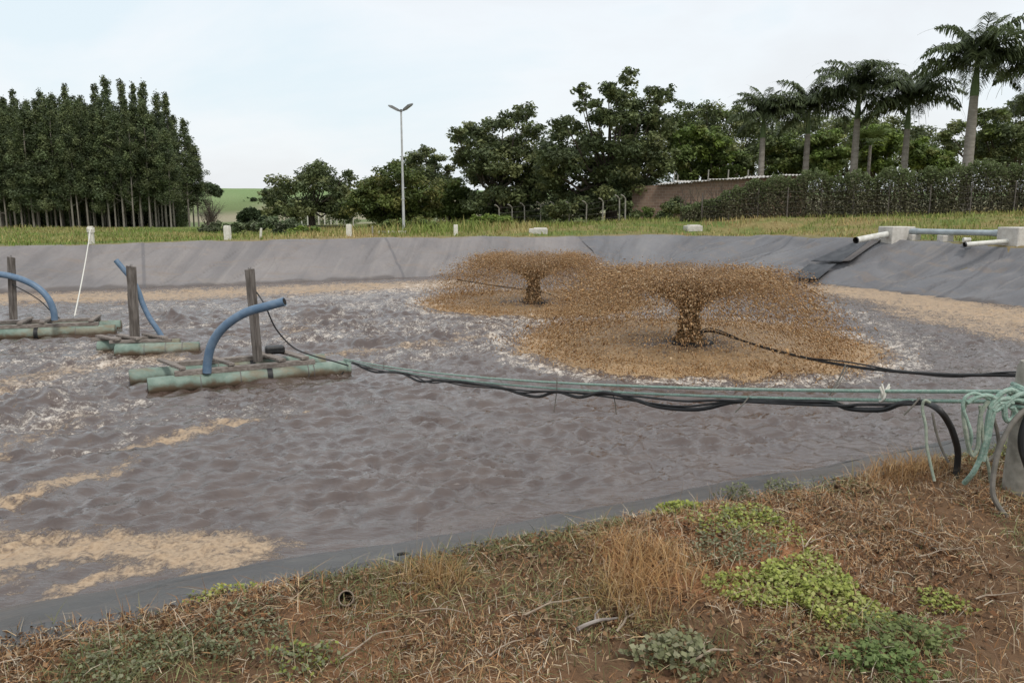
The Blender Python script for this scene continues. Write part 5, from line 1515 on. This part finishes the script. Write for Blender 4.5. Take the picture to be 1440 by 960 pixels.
# long dead stems lying in a tangle
x, y, sd = near_pts(26000); k = rng.random(len(x)) < (.15 + .85 * sstep(.42, .62, fbm(x * 1.8, y * 1.8, 551))) * .8; x, y = x[k], y[k]; n = len(x)
P = np.stack([x, y, ground_z(x, y) + .01 + rng.random(n) * .035], -1)
stuff("dead_stems", [blades(P, rng.gamma(4, .022, n) + .03, rng.uniform(.0007, .0017, n), rng.uniform(1.1, 1.6, n), pick([(.42, .33, .23), (.36, .26, .16), (.28, .18, .105), (.48, .41, .31), (.18, .115, .075)], n), .25)], M['drygrass'], "tangle of long dead grey-brown stems lying on the near bank", "dead grass")
# tall thin stalks along the near edge
x, y, sd = near_pts(9000); k = (sd < BANK + .25) & (rng.random(len(x)) < .35); x, y = x[k], y[k]; n = len(x)
P = np.stack([x, y, ground_z(x, y)], -1); pa1 = blades(P, rng.gamma(3, .028, n) + .03, np.full(n, .0012), rng.uniform(0, .35, n), pick([(.42, .36, .26), (.34, .27, .18), (.25, .17, .11)], n), .25)
stuff("grass_stalks", [pa1], M['drygrass'], "thin dry stalks standing along the near water edge", "grass")


def weed(name, center, rad_, n, size, pal, hgt, label, aspect=.75, stem=True, up=1.0):
    """low leafy ground plant; many small round leaves on short stems"""
    c = np.array(center); n = int(n * 1.4); a = rng.uniform(0, 6.283, n); r = rad_ * np.sqrt(rng.random(n)) * (1 + .35 * np.sin(a * 3 + c[0] * 9) + .15 * np.sin(a * 7))
    x, y = c[0] + r * np.cos(a), c[1] + r * np.sin(a) * .9
    sdx = pond_sd(x, y); k = sdx > BANK; x, y, r = x[k], y[k], r[k]; n = len(x)
    z = ground_z(x, y) + hgt * (.25 + .75 * rng.random(n)) * (1 - .55 * (r / rad_ / 1.4) ** 2)
    zc = gz1(*c); P = np.stack([x - c[0], y - c[1], z - zc], -1)
    V, Qx = leafquads(P, rng.uniform(*size, n) * .8, up, aspect); col = np.repeat(pick(pal, n, .25), 4, 0)
    e_ = tag(empty(name, (c[0], c[1], zc)), label, "weeds", "green weeds on the near bank")
    o = link("leaves", npmesh("leaves", V, Qx, col), M['leaf'], e_); o["kind"] = "stuff"
    ns = max(20, n // 6); i = rng.choice(n, ns); g_ = ground_z(x[i], y[i]) - zc
    Vs, Qs, cs = blades(np.stack([P[i, 0], P[i, 1], g_], -1), np.maximum(P[i, 2] - g_, .01) * 1.2, np.full(ns, .0012), rng.uniform(0, .4, ns), pick([(.16, .15, .06), (.20, .12, .06)], ns))
    o = link("stems", npmesh("stems", Vs, Qs, cs), M['leaf'], e_); o["kind"] = "stuff"


LM = [(.31, .345, .078), (.37, .40, .105), (.24, .28, .065), (.40, .40, .15)]
weed("weed_patch", g0(1130, 838), .30, 2600, (.008, .016), LM, .07, "largest bright lime-green weed patch on the right foreground")
weed("weed_patch", g0(1052, 752), .24, 1100, (.007, .014), LM + [(.20, .23, .10)], .06, "smaller lime-green weed patch behind the largest one")
weed("weed_patch", g0(946, 721), .13, 500, (.008, .016), LM[:3], .06, "lime-green weed tuft at the water edge")
weed("weed_patch", g0(1325, 850), .10, 260, (.007, .013), LM, .04, "little lime-green weed patch right of the largest one")
weed("weed_patch", g0(310, 832), .12, 360, (.007, .014), LM + [(.40, .30, .10)], .06, "yellowish green weed tuft on the left water edge")
DG = [(.175, .19, .10), (.215, .225, .125), (.135, .15, .075), (.26, .26, .16)]
weed("weed_plant", g0(950, 938), .14, 300, (.010, .020), [(.19, .20, .10), (.24, .24, .13), (.15, .16, .075), (.29, .28, .17)], .08, "grey-green broadleaf weed at the bottom edge beside bare soil")
weed("weed_plant", g0(1275, 905), .19, 480, (.009, .018), [(.17, .205, .075), (.21, .245, .09), (.14, .17, .06)], .08, "darker green weed at the lower right below the lime patch")
weed("weed_plant", g0(1240, 945), .15, 420, (.009, .018), [(.14, .195, .065), (.18, .235, .08)], .07, "dark green weed at the bottom edge, right")
weed("weed_plant", g0(1025, 785), .20, 520, (.007, .013), DG, .06, "dull grey-green weed between the two lime-green patches")
weed("weed_plant", g0(1030, 700), .12, 260, (.008, .015), DG, .10, "small dark weed standing on the water edge, right of centre")
weed("weed_plant", g0(1090, 690), .12, 240, (.008, .015), DG, .09, "second small dark weed on the water edge nearer the post")
weed("weed_plant", g0(330, 905), .22, 520, (.006, .012), DG, .06, "dull green weed at the lower left")
weed("weed_plant", g0(180, 940), .25, 560, (.006, .012), DG, .06, "dull green weed in the bottom left corner")
weed("weed_plant", g0(430, 945), .12, 240, (.007, .013), DG[:2] + LM[2:3], .05, "small green weed at the bottom edge left of centre")
weed("weed_plant", g0(1160, 905), .22, 520, (.006, .012), [(.26, .24, .10), (.20, .20, .09), (.28, .20, .09)], .05, "yellowing weed just below the largest lime patch")
weed("weed_plant", g0(1425, 650), .14, 240, (.008, .016), DG + LM[:1], .14, "green weed at the foot of the rope-wound post")

# dead twigs and sticks lying about
def twig(p, q, r, label, grp="dry twigs lying on the near bank", mat='twig', lift=.02):
    a = g0(*p); b = g0(*q); n_ = 6; pts = []
    for i in range(n_):
        f_ = i / (n_ - 1); x, y = a * (1 - f_) + b * f_; pts.append(np.array([x + random.uniform(-.006, .006), y + random.uniform(-.006, .006), gz1(x, y) + lift + r + .012 * math.sin(f_ * 3.1)]))
    m = MB().tube(pts, list(np.linspace(r, r * .45, n_)), 7, True, 3)
    d = unit(pts[3] - pts[2]); sdv = np.array([-d[1], d[0], .35]); m.tube([pts[2], pts[2] + d * .03 + sdv * .03, pts[2] + d * .08 + sdv * .05], [r * .5, r * .35, r * .2], 5)
    tag(m.build("twig", M[mat], None, pts[0], True), label, "twig", grp)


twig((812, 902), (868, 878), .009, "thickest dark stick beside the orange dry tuft", mat='wood')
twig((735, 882), (830, 852), .0045, "long pale twig left of the orange dry tuft")
twig((868, 898), (902, 862), .005, "pale straw stick leaning into the orange dry tuft")
twig((590, 882), (655, 880), .0035, "thin level twig in the middle of the dry ground")
twig((1260, 752), (1340, 775), .004, "pale twig on bare ground below the hanging ropes")
twig((1130, 782), (1170, 765), .0035, "thin twig lying behind the lime-green patches")
twig((1290, 790), (1370, 772), .0035, "thin grey twig right of the lime patches, pointing to the post")
twig((960, 955), (1030, 930), .006, "twig at the bottom edge right of the grey-green weed")
twig((480, 945), (560, 905), .004, "slanting twig near the bottom edge, left of centre")
twig((560, 840), (600, 845), .005, "short stick near the crest above the old pipe stub's right")
twig((60, 900), (150, 905), .003, "thin twig at the left among reddish grass")
twig((1370, 850), (1430, 835), .004, "twig at the right edge of the picture")
twig((690, 940), (740, 915), .0035, "twig at the bottom edge left of the bare soil")

# old pipe stub in the grass
q = g0(488, 872); z = gz1(q[0], q[1]); d = unit(np.array([.12, -.8, .62])); e_ = tag(empty("pipe_stub", (q[0], q[1], z)), "open end of an old brown pipe in the dry grass", "pipe")
c0 = np.array([0, 0, .040]); m = MB()
m.tube([c0 - d * .25, c0], .030, 16, False); po = m.build("pipe_run", M['pvcold'], e_, smooth=True)
MB().tube([c0 - d * .06, c0 - d * .0005], .0265, 16, False).build("pipe_bore", M['hole_shade'], po, smooth=True)
MB().tube([c0 - d * .07, c0 - d * .06], .026, 14).build("bore_shade_plug", M['hole_shade'], po)  # plug coloured as the darkness down the stub
th = np.linspace(0, 6.2832, 17)
sx = unit(np.cross(d, [0, 0, 1.0])); sy = np.cross(sx, d)
MB().tube([c0 + .028 * (math.cos(a) * sx + math.sin(a) * sy) for a in th], .0032, 6, False).build("pipe_rim", M['pvcold'], po, smooth=True)
# curl of black hose on the liner edge
P = [atd(560, 779, 3.62), atd(572, 778, 3.55), atd(582, 787, 3.48), atd(588, 800, 3.44)]
P = [np.array([p[0], p[1], max(p[2], gz1(p[0], p[1]) + .01)]) for p in P]
tag(MB().tube(P, .0085, 8, True, 5).build("hose_curl", M['blackplastic'], None, P[0], True), "short black hose curl poking over the near liner edge", "hose")
